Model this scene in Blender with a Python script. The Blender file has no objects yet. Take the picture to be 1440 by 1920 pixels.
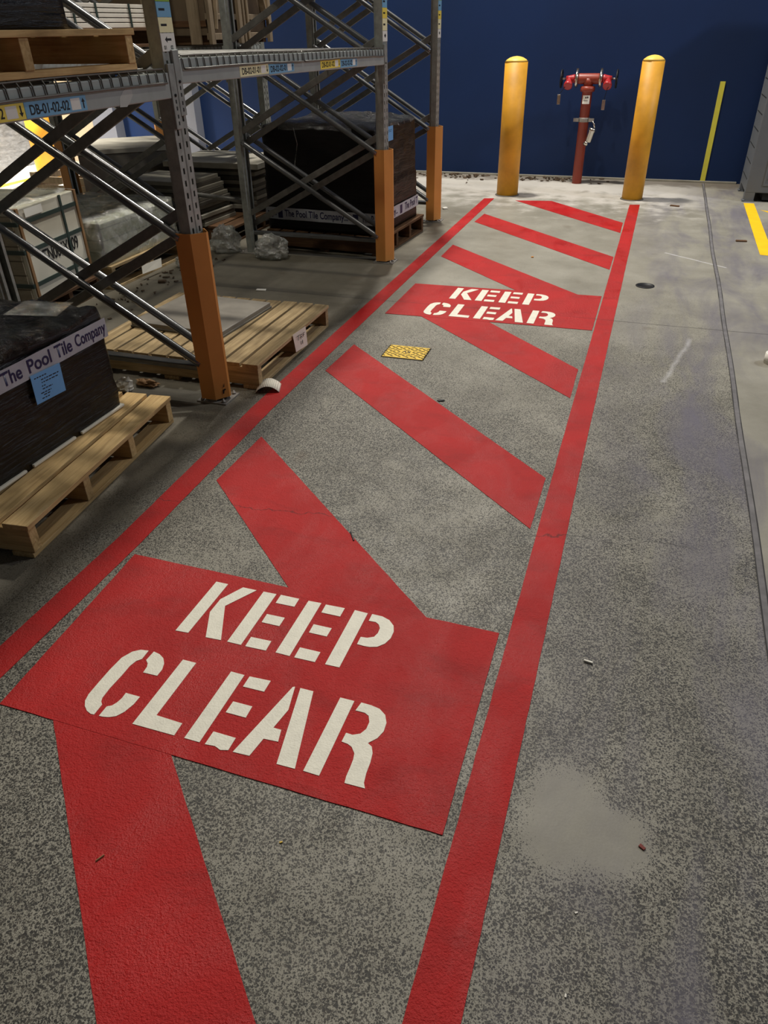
import bpy, bmesh, math, random
from mathutils import Vector, Matrix, noise

random.seed(7)
scene = bpy.context.scene
COL = scene.collection

# ------------------------------------------------------------------ camera
cam_data = bpy.data.cameras.new('camera')
cam = bpy.data.objects.new('camera', cam_data)
COL.objects.link(cam)
RX = Vector((0.9476130, 0.3189870, -0.0166390))
UP = Vector((-0.1638372, 0.5301068, 0.8319520))
BK = Vector((0.2742023, -0.7856425, 0.5545980))
m = Matrix((RX, UP, BK)).transposed().to_4x4()
m.translation = Vector((0, 0, 1.6))
cam.matrix_world = m
cam_data.sensor_fit = 'VERTICAL'
cam_data.sensor_height = 36.0
cam_data.lens = 1362.0 / 1920.0 * 36.0
cam_data.clip_start = 0.05
scene.camera = cam

# ------------------------------------------------------------------ world, lamps, exposure
world = bpy.data.worlds.new('world')
scene.world = world
world.use_nodes = True
bg = world.node_tree.nodes['Background']
bg.inputs[0].default_value = (0.95, 1.0, 1.05, 1)
bg.inputs[1].default_value = 0.035

def lamp(name, loc, power, size, color, target=None, spread=180):
    l = bpy.data.lights.new(name, 'AREA')
    l.shape = 'DISK'; l.size = size; l.energy = power; l.color = color
    l.spread = math.radians(spread)
    o = bpy.data.objects.new(name, l)
    COL.objects.link(o)
    o.location = loc
    d = Vector(target or (loc[0], loc[1], 0)) - Vector(loc)
    o.rotation_euler = d.to_track_quat('-Z', 'Y').to_euler()
    return o

lamp('high_bay_lamp', (-2.5, 8.75, 7.4), 640, 0.45, (1.0, 0.95, 0.86), (-2.0, 7.0, 0))
lamp('high_bay_lamp', (-2.7, 3.7, 7.4), 165, 0.35, (1.0, 0.93, 0.80))
lamp('high_bay_lamp', (-8.6, 7.3, 6.5), 620, 0.6, (1.0, 0.93, 0.82), (-8.4, 7.5, 0), 66)
lamp('high_bay_lamp', (5.2, 7.2, 5.0), 300, 0.8, (0.86, 0.90, 1.0))
lamp('high_bay_lamp', (1.0, 5.0, 7.2), 75, 0.5, (1.0, 0.94, 0.82))

scene.view_settings.view_transform = 'Standard'
scene.view_settings.look = 'None'
scene.view_settings.gamma = 1.0
scene.view_settings.use_curve_mapping = False
scene.view_settings.exposure = 0.0

# ------------------------------------------------------------------ materials
def srgb(r, g, b):
    f = lambda v: (v / 255 / 12.92) if v / 255 <= 0.04045 else ((v / 255 + 0.055) / 1.055) ** 2.4
    return (f(r), f(g), f(b), 1)

class NT:
    def __init__(self, name):
        self.m = bpy.data.materials.new(name)
        self.m.use_nodes = True
        self.t = self.m.node_tree
        self.b = self.t.nodes['Principled BSDF']
        self.out = self.t.nodes['Material Output']
    def n(self, typ, **kw):
        x = self.t.nodes.new(typ)
        for k, v in kw.items():
            if k.startswith('i_'):
                x.inputs[k[2:].replace('_', ' ')].default_value = v
            else:
                setattr(x, k, v)
        return x
    def l(self, a, b):
        self.t.links.new(a, b)
    def coord(self, scale=(1, 1, 1), rot=(0, 0, 0), kind='Object'):
        tc = self.n('ShaderNodeTexCoord')
        mp = self.n('ShaderNodeMapping')
        mp.inputs['Scale'].default_value = scale
        mp.inputs['Rotation'].default_value = rot
        self.l(tc.outputs[kind], mp.inputs['Vector'])
        return mp.outputs['Vector']
    def geo(self, scale=(1, 1, 1)):
        g = self.n('ShaderNodeNewGeometry')
        mp = self.n('ShaderNodeMapping')
        mp.inputs['Scale'].default_value = scale
        self.l(g.outputs['Position'], mp.inputs['Vector'])
        return mp.outputs['Vector']
    def noise(self, vec, scale, detail=4, rough=0.55, dist=0.0):
        x = self.n('ShaderNodeTexNoise')
        x.inputs['Scale'].default_value = scale
        x.inputs['Detail'].default_value = detail
        x.inputs['Roughness'].default_value = rough
        x.inputs['Distortion'].default_value = dist
        self.l(vec, x.inputs['Vector'])
        return x.outputs['Fac']
    def ramp(self, fac, stops, interp='LINEAR'):
        r = self.n('ShaderNodeValToRGB')
        r.color_ramp.interpolation = interp
        e = r.color_ramp.elements
        while len(e) < len(stops):
            e.new(0.5)
        for el, (p, c) in zip(e, stops):
            el.position = p
            el.color = c if len(c) == 4 else (*c, 1)
        self.l(fac, r.inputs['Fac'])
        return r.outputs['Color']
    def mix(self, fac, a, b, typ='MIX'):
        x = self.n('ShaderNodeMix', data_type='RGBA', blend_type=typ)
        for s, v in ((x.inputs[0], fac), (x.inputs[6], a), (x.inputs[7], b)):
            if hasattr(v, 'is_linked'):
                self.l(v, s)
            else:
                s.default_value = v
        return x.outputs[2]
    def math(self, op, a, b=0.0, c=None):
        x = self.n('ShaderNodeMath', operation=op)
        for s, v in zip(x.inputs, (a, b, c)):
            if v is None: continue
            if hasattr(v, 'is_linked'):
                self.l(v, s)
            else:
                s.default_value = v
        return x.outputs[0]
    def bump(self, h, strength=0.3, dist=0.002, prev=None):
        x = self.n('ShaderNodeBump')
        x.inputs['Strength'].default_value = strength
        x.inputs['Distance'].default_value = dist
        self.l(h, x.inputs['Height'])
        if prev is not None:
            self.l(prev, x.inputs['Normal'])
        return x.outputs['Normal']
    def set(self, **kw):
        for k, v in kw.items():
            s = self.b.inputs[k.replace('_', ' ')]
            if hasattr(v, 'is_linked'):
                self.l(v, s)
            else:
                s.default_value = v
        return self.m

W1 = (1, 1, 1, 1); K1 = (0, 0, 0, 1)

def m_plain(name, col, rough=0.5, metal=0.0, var=0.12, scale=12, bump=0.0, bscale=120, spec=0.5):
    t = NT(name)
    v = t.geo()
    f = t.noise(v, scale, 5)
    a = tuple(x * (1 - var) for x in col[:3]) + (1,)
    b = tuple(min(1, x * (1 + var)) for x in col[:3]) + (1,)
    c = t.ramp(f, [(0.3, a), (0.7, b)])
    t.set(Base_Color=c, Roughness=rough, Metallic=metal)
    t.b.inputs['Specular IOR Level'].default_value = spec
    if bump:
        t.set(Normal=t.bump(t.noise(v, bscale, 3), bump, 0.002))
    return t.m

def m_floor():
    t = NT('concrete_exposed_aggregate')
    v = t.geo()
    # wear mask: where the top skin is gone the dark aggregate shows
    big = t.noise(v, 0.9, 3, 0.5)
    mid = t.noise(v, 5.5, 4, 0.55)
    sx = t.n('ShaderNodeSeparateXYZ'); t.l(v, sx.inputs[0])
    # cement tone
    cement = t.ramp(t.noise(v, 2.1, 6, 0.62), [(0.28, srgb(128, 124, 112)), (0.5, srgb(146, 142, 130)), (0.74, srgb(164, 160, 148))])
    fine = t.noise(v, 160, 2, 0.6)
    cement = t.mix(t.math('MULTIPLY', fine, 0.30), cement, srgb(92, 88, 76))
    # stones
    warp = t.n('ShaderNodeTexNoise'); warp.inputs['Scale'].default_value = 150; warp.inputs['Detail'].default_value = 2
    t.l(v, warp.inputs['Vector'])
    wv = t.n('ShaderNodeVectorMath', operation='MULTIPLY_ADD')
    t.l(warp.outputs['Color'], wv.inputs[0]); wv.inputs[1].default_value = (0.008, 0.008, 0.0); t.l(v, wv.inputs[2])
    cover_ref = [None]
    def stones(scale, thr, soft, seed):
        vo = t.n('ShaderNodeTexVoronoi', feature='F1'); vo.inputs['Scale'].default_value = scale
        vo.inputs['Randomness'].default_value = 1.0
        ad = t.n('ShaderNodeVectorMath', operation='ADD'); t.l(wv.outputs[0], ad.inputs[0]); ad.inputs[1].default_value = (seed, seed * 2.3, 0)
        t.l(ad.outputs[0], vo.inputs['Vector'])
        keep = t.n('ShaderNodeSeparateColor'); t.l(vo.outputs['Color'], keep.inputs[0])
        r = t.math('MULTIPLY', t.math('MULTIPLY', t.math('POWER', keep.outputs[0], 0.6), thr), cover_ref[0])
        mr = t.n('ShaderNodeMapRange'); mr.clamp = True
        t.l(t.math('SUBTRACT', r, vo.outputs['Distance']), mr.inputs['Value'])
        mr.inputs['From Min'].default_value = 0.0; mr.inputs['From Max'].default_value = soft
        return mr.outputs[0], keep.outputs[1]
    wear = t.n('ShaderNodeMapRange'); wear.clamp = True
    t.l(t.math('ADD', t.math('MULTIPLY', big, 0.65), t.math('MULTIPLY', mid, 0.45)), wear.inputs['Value'])
    wear.inputs['From Min'].default_value = 0.44; wear.inputs['From Max'].default_value = 0.58
    # top skin is still whole further down the bay and on the right-hand slab
    gy = t.n('ShaderNodeMapRange'); gy.clamp = True; gy.interpolation_type = 'SMOOTHSTEP'
    t.l(t.math('ADD', sx.outputs[1], t.math('MULTIPLY', mid, 2.2)), gy.inputs['Value'])
    gy.inputs['From Min'].default_value = 4.0; gy.inputs['From Max'].default_value = 7.2
    gy.inputs['To Min'].default_value = 1.0; gy.inputs['To Max'].default_value = 0.25
    gx = t.n('ShaderNodeMapRange'); gx.clamp = True
    t.l(sx.outputs[0], gx.inputs['Value']); gx.inputs['From Min'].default_value = 0.575; gx.inputs['From Max'].default_value = 0.59
    gx.inputs['To Min'].default_value = 1.0; gx.inputs['To Max'].default_value = 0.12
    gl = t.n('ShaderNodeMapRange'); gl.clamp = True
    t.l(t.math('ADD', sx.outputs[0], t.math('MULTIPLY', mid, 0.5)), gl.inputs['Value']); gl.inputs['From Min'].default_value = -2.0; gl.inputs['From Max'].default_value = -1.45
    gl.inputs['To Min'].default_value = 0.15; gl.inputs['To Max'].default_value = 1.0
    # smooth patch of repair mortar beside the lane
    def blob(cx, cy, rx, ry):
        dx = t.math('DIVIDE', t.math('SUBTRACT', sx.outputs[0], cx), rx)
        dy = t.math('DIVIDE', t.math('SUBTRACT', sx.outputs[1], cy), ry)
        d = t.math('ADD', t.math('MULTIPLY', dx, dx), t.math('MULTIPLY', dy, dy))
        d = t.math('ADD', d, t.math('MULTIPLY', t.math('SUBTRACT', mid, 0.5), 2.2))
        q = t.n('ShaderNodeMapRange'); q.clamp = True; q.interpolation_type = 'SMOOTHSTEP'
        t.l(d, q.inputs['Value']); q.inputs['From Min'].default_value = 0.0; q.inputs['From Max'].default_value = 2.6
        return q.outputs[0]
    patch = t.math('MULTIPLY', blob(0.05, 1.14, 0.085, 0.12), blob(0.15, 1.09, 0.08, 0.08))
    cover = t.math('MULTIPLY', t.math('MULTIPLY', gy.outputs[0], gx.outputs[0]), t.math('MULTIPLY', gl.outputs[0], patch))
    wv_ = t.math('MULTIPLY_ADD', wear.outputs[0], 0.35, 0.65)
    cover = t.math('MULTIPLY', cover, wv_)
    cover_ref[0] = t.math('POWER', cover, 0.75)
    s1, c1 = stones(225, 0.80, 0.10, 0.0)
    s2, c2 = stones(110, 0.40, 0.05, 3.7)
    s3, c3 = stones(400, 0.78, 0.14, 7.1)
    dark = t.ramp(c1, [(0.0, srgb(20, 19, 18)), (0.6, srgb(38, 36, 33)), (1.0, srgb(72, 66, 58))])
    col = t.mix(t.math('MULTIPLY', s3, 0.75), cement, srgb(58, 55, 49))
    col = t.mix(t.math('MULTIPLY', s1, 0.95), col, dark)
    col = t.mix(s2, col, dark)
    # grey-violet tyre scuffs on the right-hand side, pale dust by the wall
    sc = t.noise(t.geo((2.2, 0.6, 1)), 1.6, 5, 0.6, 0.6)
    gr = t.n('ShaderNodeMapRange'); gr.clamp = True
    t.l(sx.outputs[0], gr.inputs['Value']); gr.inputs['From Min'].default_value = -0.25; gr.inputs['From Max'].default_value = 0.35
    scm = t.math('MULTIPLY', t.math('MAXIMUM', t.math('SUBTRACT', sc, 0.42), 0.0), gr.outputs[0])
    scm = t.math('MULTIPLY', scm, 3.2)
    col = t.mix(scm, col, srgb(98, 94, 106))
    du = t.n('ShaderNodeMapRange'); du.clamp = True; du.interpolation_type = 'SMOOTHSTEP'
    t.l(t.math('ADD', sx.outputs[1], t.math('MULTIPLY', mid, 3.2)), du.inputs['Value'])
    du.inputs['From Min'].default_value = 9.5; du.inputs['From Max'].default_value = 10.9
    dx2 = t.n('ShaderNodeMapRange'); dx2.clamp = True; dx2.interpolation_type = 'SMOOTHSTEP'
    t.l(sx.outputs[0], dx2.inputs['Value']); dx2.inputs['From Min'].default_value = 0.9; dx2.inputs['From Max'].default_value = 0.1
    col = t.mix(t.math('MULTIPLY', t.math('MULTIPLY', du.outputs[0], dx2.outputs[0]), 0.75), col, srgb(205, 200, 192))
    # grime strip along the wall; dirt plus painted-in shade under the racks
    gs = t.n('ShaderNodeMapRange'); gs.clamp = True
    t.l(t.math('ADD', sx.outputs[1], t.math('MULTIPLY', t.math('SUBTRACT', mid, 0.5), 0.5)), gs.inputs['Value'])
    gs.inputs['From Min'].default_value = 9.68; gs.inputs['From Max'].default_value = 9.86
    col = t.mix(t.math('MULTIPLY', gs.outputs[0], 0.75), col, srgb(96, 86, 74))
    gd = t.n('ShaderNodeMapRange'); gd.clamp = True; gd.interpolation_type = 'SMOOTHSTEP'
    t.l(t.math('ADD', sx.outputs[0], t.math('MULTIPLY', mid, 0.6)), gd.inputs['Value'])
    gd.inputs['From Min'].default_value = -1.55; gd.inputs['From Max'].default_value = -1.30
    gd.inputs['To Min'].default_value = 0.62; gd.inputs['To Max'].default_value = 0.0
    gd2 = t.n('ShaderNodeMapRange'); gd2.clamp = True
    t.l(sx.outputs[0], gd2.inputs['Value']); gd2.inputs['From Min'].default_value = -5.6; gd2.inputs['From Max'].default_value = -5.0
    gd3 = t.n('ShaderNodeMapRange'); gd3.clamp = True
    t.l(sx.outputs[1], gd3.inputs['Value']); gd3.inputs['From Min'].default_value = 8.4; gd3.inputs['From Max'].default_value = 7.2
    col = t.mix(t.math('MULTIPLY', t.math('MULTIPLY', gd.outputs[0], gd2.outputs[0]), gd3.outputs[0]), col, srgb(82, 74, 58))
    # pale scuff lines on the open floor
    def seg(ax, ay, bx, by, w, amt, col):
        px = t.math('SUBTRACT', t.math('ADD', sx.outputs[0], t.math('MULTIPLY', t.math('SUBTRACT', mid, 0.5), 0.04)), ax)
        py = t.math('SUBTRACT', sx.outputs[1], ay)
        L2 = (bx - ax) ** 2 + (by - ay) ** 2
        tt = t.math('DIVIDE', t.math('ADD', t.math('MULTIPLY', px, bx - ax), t.math('MULTIPLY', py, by - ay)), L2)
        cl = t.n('ShaderNodeClamp'); t.l(tt, cl.inputs[0]); tt = cl.outputs[0]
        dx = t.math('SUBTRACT', px, t.math('MULTIPLY', tt, bx - ax)); dy = t.math('SUBTRACT', py, t.math('MULTIPLY', tt, by - ay))
        d = t.math('SQRT', t.math('ADD', t.math('MULTIPLY', dx, dx), t.math('MULTIPLY', dy, dy)))
        q = t.n('ShaderNodeMapRange'); q.clamp = True; t.l(d, q.inputs['Value'])
        q.inputs['From Min'].default_value = w; q.inputs['From Max'].default_value = 0.0
        return t.mix(t.math('MULTIPLY', t.math('MULTIPLY', q.outputs[0], t.noise(v, 14, 4)), amt), col, srgb(206, 204, 206))
    col = seg(0.21, 6.65, 0.66, 6.31, 0.014, 1.3, col)
    col = seg(0.38, 4.60, 0.24, 3.90, 0.020, 0.6, col)
    # oil stains
    st = t.noise(v, 3.3, 2, 0.4)
    stm = t.n('ShaderNodeMapRange'); stm.clamp = True
    t.l(st, stm.inputs['Value']); stm.inputs['From Min'].default_value = 0.70; stm.inputs['From Max'].default_value = 0.80
    col = t.mix(t.math('MULTIPLY', stm.outputs[0], 0.45), col, srgb(84, 66, 44))
    # hairline saw cut across the bay
    wob = t.math('MULTIPLY', t.math('SUBTRACT', t.noise(v, 7, 3), 0.5), 0.012)
    ln = t.math('ABSOLUTE', t.math('SUBTRACT', t.math('ADD', sx.outputs[1], wob), 4.815))
    lm = t.n('ShaderNodeMapRange'); lm.clamp = True
    t.l(ln, lm.inputs['Value']); lm.inputs['From Min'].default_value = 0.006; lm.inputs['From Max'].default_value = 0.0025
    col = t.mix(t.math('MULTIPLY', lm.outputs[0], 0.7), col, srgb(48, 45, 42))
    # crack
    wob2 = t.math('MULTIPLY', t.math('SUBTRACT', t.noise(v, 6, 4), 0.5), 0.16)
    ln2 = t.math('ABSOLUTE', t.math('SUBTRACT', t.math('ADD', t.math('MULTIPLY_ADD', sx.outputs[0], -0.145, sx.outputs[1]), wob2), 2.325))
    lm2 = t.n('ShaderNodeMapRange'); lm2.clamp = True
    t.l(ln2, lm2.inputs['Value']); lm2.inputs['From Min'].default_value = 0.0035; lm2.inputs['From Max'].default_value = 0.0012
    cx = t.n('ShaderNodeMapRange'); cx.clamp = True
    t.l(sx.outputs[0], cx.inputs['Value']); cx.inputs['From Min'].default_value = -1.5; cx.inputs['From Max'].default_value = -1.3
    cx2 = t.n('ShaderNodeMapRange'); cx2.clamp = True
    t.l(sx.outputs[0], cx2.inputs['Value']); cx2.inputs['From Min'].default_value = 0.5; cx2.inputs['From Max'].default_value = 0.3
    col = t.mix(t.math('MULTIPLY', t.math('MULTIPLY', lm2.outputs[0], cx.outputs[0]), t.math('MULTIPLY', cx2.outputs[0], 0.7)), col, srgb(50, 47, 43))
    h = t.math('SUBTRACT', t.math('MULTIPLY', fine, 0.5), t.math('MULTIPLY', t.math('MAXIMUM', s1, s2), t.math('MULTIPLY', cover, 0.6)))
    rough = t.math('MULTIPLY_ADD', t.noise(v, 9, 3), 0.30, 0.40)
    t.set(Base_Color=col, Roughness=rough, Normal=t.bump(h, 0.45, 0.0015))
    t.b.inputs['Specular IOR Level'].default_value = 0.42
    return t.m

def m_paint(name, col, dirt, amount=0.25):
    t = NT(name)
    v = t.geo()
    lum = t.noise(v, 3.0, 5, 0.6)
    c = t.ramp(lum, [(0.3, tuple(x * 0.86 for x in col[:3]) + (1,)), (0.7, tuple(min(1, x * 1.10) for x in col[:3]) + (1,))])
    sm = t.noise(t.geo((1.0, 2.2, 1)), 4.0, 4, 0.6, 0.5)
    mr = t.n('ShaderNodeMapRange'); mr.clamp = True
    t.l(sm, mr.inputs['Value']); mr.inputs['From Min'].default_value = 0.52; mr.inputs['From Max'].default_value = 0.80
    c = t.mix(t.math('MULTIPLY', mr.outputs[0], amount), c, dirt)
    sx = t.n('ShaderNodeSeparateXYZ'); t.l(v, sx.inputs[0])
    wob = t.math('MULTIPLY', t.math('SUBTRACT', t.noise(v, 7, 3), 0.5), 0.012)
    ln = t.math('ABSOLUTE', t.math('SUBTRACT', t.math('ADD', sx.outputs[1], wob), 4.815))
    lm = t.n('ShaderNodeMapRange'); lm.clamp = True
    t.l(ln, lm.inputs['Value']); lm.inputs['From Min'].default_value = 0.006; lm.inputs['From Max'].default_value = 0.002
    c = t.mix(t.math('MULTIPLY', lm.outputs[0], 0.45), c, srgb(60, 20, 18))
    wob2 = t.math('MULTIPLY', t.math('SUBTRACT', t.noise(v, 6, 4), 0.5), 0.16)
    ln2 = t.math('ABSOLUTE', t.math('SUBTRACT', t.math('ADD', t.math('MULTIPLY_ADD', sx.outputs[0], -0.145, sx.outputs[1]), wob2), 2.325))
    lm2 = t.n('ShaderNodeMapRange'); lm2.clamp = True
    t.l(ln2, lm2.inputs['Value']); lm2.inputs['From Min'].default_value = 0.0035; lm2.inputs['From Max'].default_value = 0.001
    c = t.mix(t.math('MULTIPLY', lm2.outputs[0], 0.6), c, srgb(50, 16, 14))
    h = t.math('ADD', t.math('MULTIPLY', t.noise(v, 210, 3, 0.6), 1.0), t.math('MULTIPLY', t.noise(v, 60, 2), 0.6))
    rm = t.n('ShaderNodeMapRange'); rm.clamp = True
    t.l(t.noise(t.geo((1.0, 0.55, 1)), 4.5, 5, 0.6, 0.6), rm.inputs['Value']); rm.inputs['From Min'].default_value = 0.44; rm.inputs['From Max'].default_value = 0.66
    rm.inputs['To Min'].default_value = 0.66; rm.inputs['To Max'].default_value = 0.36
    t.set(Base_Color=c, Roughness=rm.outputs[0], Normal=t.bump(h, 1.0, 0.0035))
    t.b.inputs['Specular IOR Level'].default_value = 0.38
    return t.m

def m_wood(name, c1, c2, c3, grain=(0.9, 14, 14)):
    t = NT(name)
    oi = t.n('ShaderNodeObjectInfo')
    v0 = t.coord(grain)
    ad = t.n('ShaderNodeVectorMath', operation='ADD'); t.l(v0, ad.inputs[0])
    mu = t.n('ShaderNodeMath', operation='MULTIPLY'); t.l(oi.outputs['Random'], mu.inputs[0]); mu.inputs[1].default_value = 41
    t.l(mu.outputs[0], ad.inputs[1])
    v = ad.outputs[0]
    g = t.noise(v, 3.2, 8, 0.62, 0.9)
    col = t.ramp(g, [(0.25, c1), (0.52, c2), (0.78, c3)])
    dirt = t.noise(t.geo(), 3.4, 5, 0.6)
    mr = t.n('ShaderNodeMapRange'); mr.clamp = True
    t.l(dirt, mr.inputs['Value']); mr.inputs['From Min'].default_value = 0.5; mr.inputs['From Max'].default_value = 0.78
    col = t.mix(t.math('MULTIPLY', mr.outputs[0], 0.5), col, tuple(x * 0.35 for x in c1[:3]) + (1,))
    hv = t.n('ShaderNodeHueSaturation'); t.l(col, hv.inputs['Color'])
    t.l(t.math('MULTIPLY_ADD', oi.outputs['Random'], 0.3, 0.85), hv.inputs['Value'])
    t.set(Base_Color=hv.outputs[0], Roughness=0.75, Normal=t.bump(g, 0.35, 0.002))
    t.b.inputs['Specular IOR Level'].default_value = 0.25
    return t.m

def m_wrap(name, col, axis=(1.2, 1.2, 22), rough=0.22, strength=0.6, spec=0.35, bd=0.012):
    t = NT(name)
    v = t.geo(axis)
    h = t.math('ADD', t.noise(v, 2.6, 6, 0.62, 0.8), t.math('MULTIPLY', t.noise(t.geo((3, 3, 9)), 5, 4), 0.7))
    c = t.ramp(h, [(0.55, tuple(x * 0.7 for x in col[:3]) + (1,)), (1.15, tuple(x * 1.6 for x in col[:3]) + (1,))])
    t.set(Base_Color=c, Roughness=rough, Normal=t.bump(h, strength, bd))
    t.b.inputs['Specular IOR Level'].default_value = spec
    return t.m

def m_film(name, tint=(0.9, 0.92, 0.9, 1), alpha=0.30, sc=22):
    t = NT(name)
    v = t.geo((1, 1, 1))
    h = t.noise(v, sc, 6, 0.65, 1.4)
    nrm = t.bump(h, 1.0, 0.02)
    tr = t.n('ShaderNodeBsdfTransparent'); tr.inputs[0].default_value = tint
    gl = t.n('ShaderNodeBsdfGlossy'); gl.inputs['Roughness'].default_value = 0.13
    gl.inputs['Color'].default_value = (0.95, 0.95, 0.92, 1)
    df = t.n('ShaderNodeBsdfDiffuse'); df.inputs['Color'].default_value = tint
    t.l(nrm, gl.inputs['Normal']); t.l(nrm, df.inputs['Normal'])
    mx = t.n('ShaderNodeMixShader'); mx.inputs[0].default_value = 0.35
    t.l(gl.outputs[0], mx.inputs[1]); t.l(df.outputs[0], mx.inputs[2])
    mx2 = t.n('ShaderNodeMixShader')
    mr = t.n('ShaderNodeMapRange'); mr.clamp = True
    t.l(t.noise(v, 12, 5, 0.6, 0.8), mr.inputs['Value']); mr.inputs['From Min'].default_value = 0.35; mr.inputs['From Max'].default_value = 0.7
    mr.inputs['To Min'].default_value = alpha * 0.4; mr.inputs['To Max'].default_value = alpha * 1.8
    t.l(mr.outputs[0], mx2.inputs[0]); t.l(tr.outputs[0], mx2.inputs[1]); t.l(mx.outputs[0], mx2.inputs[2])
    t.l(mx2.outputs[0], t.out.inputs['Surface'])
    return t.m

def m_wall():
    t = NT('navy_wall_paint')
    v = t.geo()
    c = t.ramp(t.noise(v, 0.8, 4, 0.5), [(0.3, srgb(9, 34, 72)), (0.7, srgb(11, 39, 83))])
    sx = t.n('ShaderNodeSeparateXYZ'); t.l(v, sx.inputs[0])
    h = t.noise(v, 45, 3)
    t.set(Base_Color=c, Roughness=0.62, Normal=t.bump(h, 0.12, 0.002))
    t.b.inputs['Specular IOR Level'].default_value = 0.3
    return t.m

def m_cartons(name, base, line, sx, sz, wob=0.0):
    t = NT(name)
    v = t.coord((1, 1, 1))
    s = t.n('ShaderNodeSeparateXYZ'); t.l(v, s.inputs[0])
    def lines(val, period, w):
        f = t.math('FRACT', t.math('DIVIDE', val, period))
        d = t.math('ABSOLUTE', t.math('SUBTRACT', f, 0.5))
        return t.math('GREATER_THAN', d, 0.5 - w)
    a = lines(t.math('ADD', s.outputs[0], s.outputs[1]), sx, 0.015)
    b = lines(s.outputs[2], sz, 0.05)
    mk = t.math('MAXIMUM', a, b)
    n1 = t.noise(t.coord((3, 3, 14)), 3, 6, 0.6, 1.0)
    c = t.ramp(n1, [(0.3, tuple(x * 0.72 for x in base[:3]) + (1,)), (0.7, base)])
    c = t.mix(t.math('MULTIPLY', mk, 0.8), c, line)
    t.set(Base_Color=c, Roughness=0.7)
    return t.m

M = {}
M['floor'] = m_floor()
M['red'] = m_paint('red_line_paint', srgb(176, 21, 20), srgb(124, 20, 19), 0.5)
M['white_paint'] = m_plain('white_stencil_paint', srgb(226, 222, 206), 0.55, var=0.06, scale=30, bump=0.7, bscale=170)
M['yellow_line'] = m_plain('yellow_line_paint', srgb(250, 196, 16), 0.5, var=0.08, scale=8, bump=0.3, bscale=150)
M['wall'] = m_wall()
M['cream'] = m_plain('cream_panel', srgb(160, 147, 124), 0.7, var=0.06, scale=3)
M['grey_panel'] = m_plain('grey_wall_panel', srgb(100, 104, 115), 0.6, var=0.06, scale=3)
M['joint'] = m_plain('joint_sealant', srgb(104, 101, 102), 0.75, var=0.25, scale=18, bump=0.6, bscale=60)
M['joint_edge'] = m_plain('joint_edge', srgb(40, 38, 38), 0.8)
M['galv'] = m_plain('galvanised_steel', srgb(156, 159, 154), 0.45, 0.25, var=0.20, scale=26, bump=0.12, bscale=60)
M['galv_dark'] = m_plain('dull_galvanised_steel', srgb(124, 123, 118), 0.48, 0.35, var=0.2, scale=20)
M['tube'] = m_plain('brace_steel', srgb(116, 117, 118), 0.25, 0.6, var=0.12, scale=15)
M['beam'] = m_plain('grey_beam_enamel', srgb(164, 170, 166), 0.5, 0.1, var=0.10, scale=9, bump=0.08, bscale=30)
M['smudge'] = m_plain('pale_smudge', srgb(186, 188, 182), 0.6, var=0.04)
M['wire'] = m_plain('mesh_wire', srgb(118, 116, 110), 0.45, 0.6, var=0.1)
M['orange'] = m_plain('orange_guard_plastic', srgb(216, 148, 74), 0.5, var=0.07, scale=5, bump=0.05, bscale=200)
M['bollard'] = m_plain('yellow_bollard_paint', srgb(214, 154, 38), 0.55, var=0.22, scale=4, bump=0.08, bscale=40)
M['bollard_cap'] = m_plain('yellow_bollard_cap', srgb(250, 204, 92), 0.45, var=0.06)
M['wood'] = m_wood('pallet_pine', srgb(158, 128, 84), srgb(200, 168, 116), srgb(224, 196, 146))
M['wood_grey'] = m_wood('weathered_pallet_timber', srgb(130, 110, 80), srgb(176, 152, 112), srgb(206, 182, 142))
M['wood_dark'] = m_wood('dark_pallet_timber', srgb(66, 46, 30), srgb(92, 66, 44), srgb(120, 90, 62))
M['crate'] = m_wood('crate_timber', srgb(112, 98, 78), srgb(140, 124, 102), srgb(164, 148, 124), (9, 9, 0.8))
M['ply'] = m_plain('crate_plywood', srgb(104, 88, 68), 0.8, var=0.18, scale=6)
M['black_wrap'] = m_wrap('black_stretch_wrap', (0.0034, 0.0029, 0.0027), (1.5, 1.5, 26), 0.24, 0.6)
M['black_wrap_top'] = m_wrap('crumpled_black_wrap', (0.005, 0.0045, 0.0042), (5, 9, 9), 0.17, 1.0, 1.0, 0.06)
M['brown_wrap'] = m_wrap('dull_black_wrap', (0.0045, 0.0032, 0.003), (2, 2, 30), 0.32, 0.4, 0.25)
M['film'] = m_film('clear_stretch_film', (0.93, 0.94, 0.90, 1), 0.34)
M['bag'] = m_film('clear_bag_plastic', (0.85, 0.86, 0.84, 1), 0.48)
M['tape'] = m_plain('printed_white_tape', srgb(176, 181, 188), 0.35, var=0.12, scale=14)
M['navy_ink'] = m_plain('navy_ink', srgb(22, 24, 74), 0.5, var=0.02)
M['black_ink'] = m_plain('black_ink', srgb(18, 18, 20), 0.6, var=0.02)
M['blue_label'] = m_plain('blue_paper_label', srgb(112, 172, 226), 0.6, var=0.03)
M['blue_sticker'] = m_plain('blue_location_sticker', srgb(124, 178, 214), 0.5, var=0.03)
M['yellow_sticker'] = m_plain('yellow_location_sticker', srgb(246, 222, 92), 0.5, var=0.03)
M['cream_sticker'] = m_plain('cream_location_sticker', srgb(244, 238, 190), 0.5, var=0.03)
M['green_sticker'] = m_plain('green_location_sticker', srgb(140, 178, 66), 0.5, var=0.03)
M['red_sticker'] = m_plain('red_location_sticker', srgb(196, 70, 70), 0.5, var=0.03)
M['white_sticker'] = m_plain('white_sticker', srgb(236, 236, 228), 0.5, var=0.03)
M['paper'] = m_plain('white_paper', srgb(232, 226, 210), 0.8, var=0.04)
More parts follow.
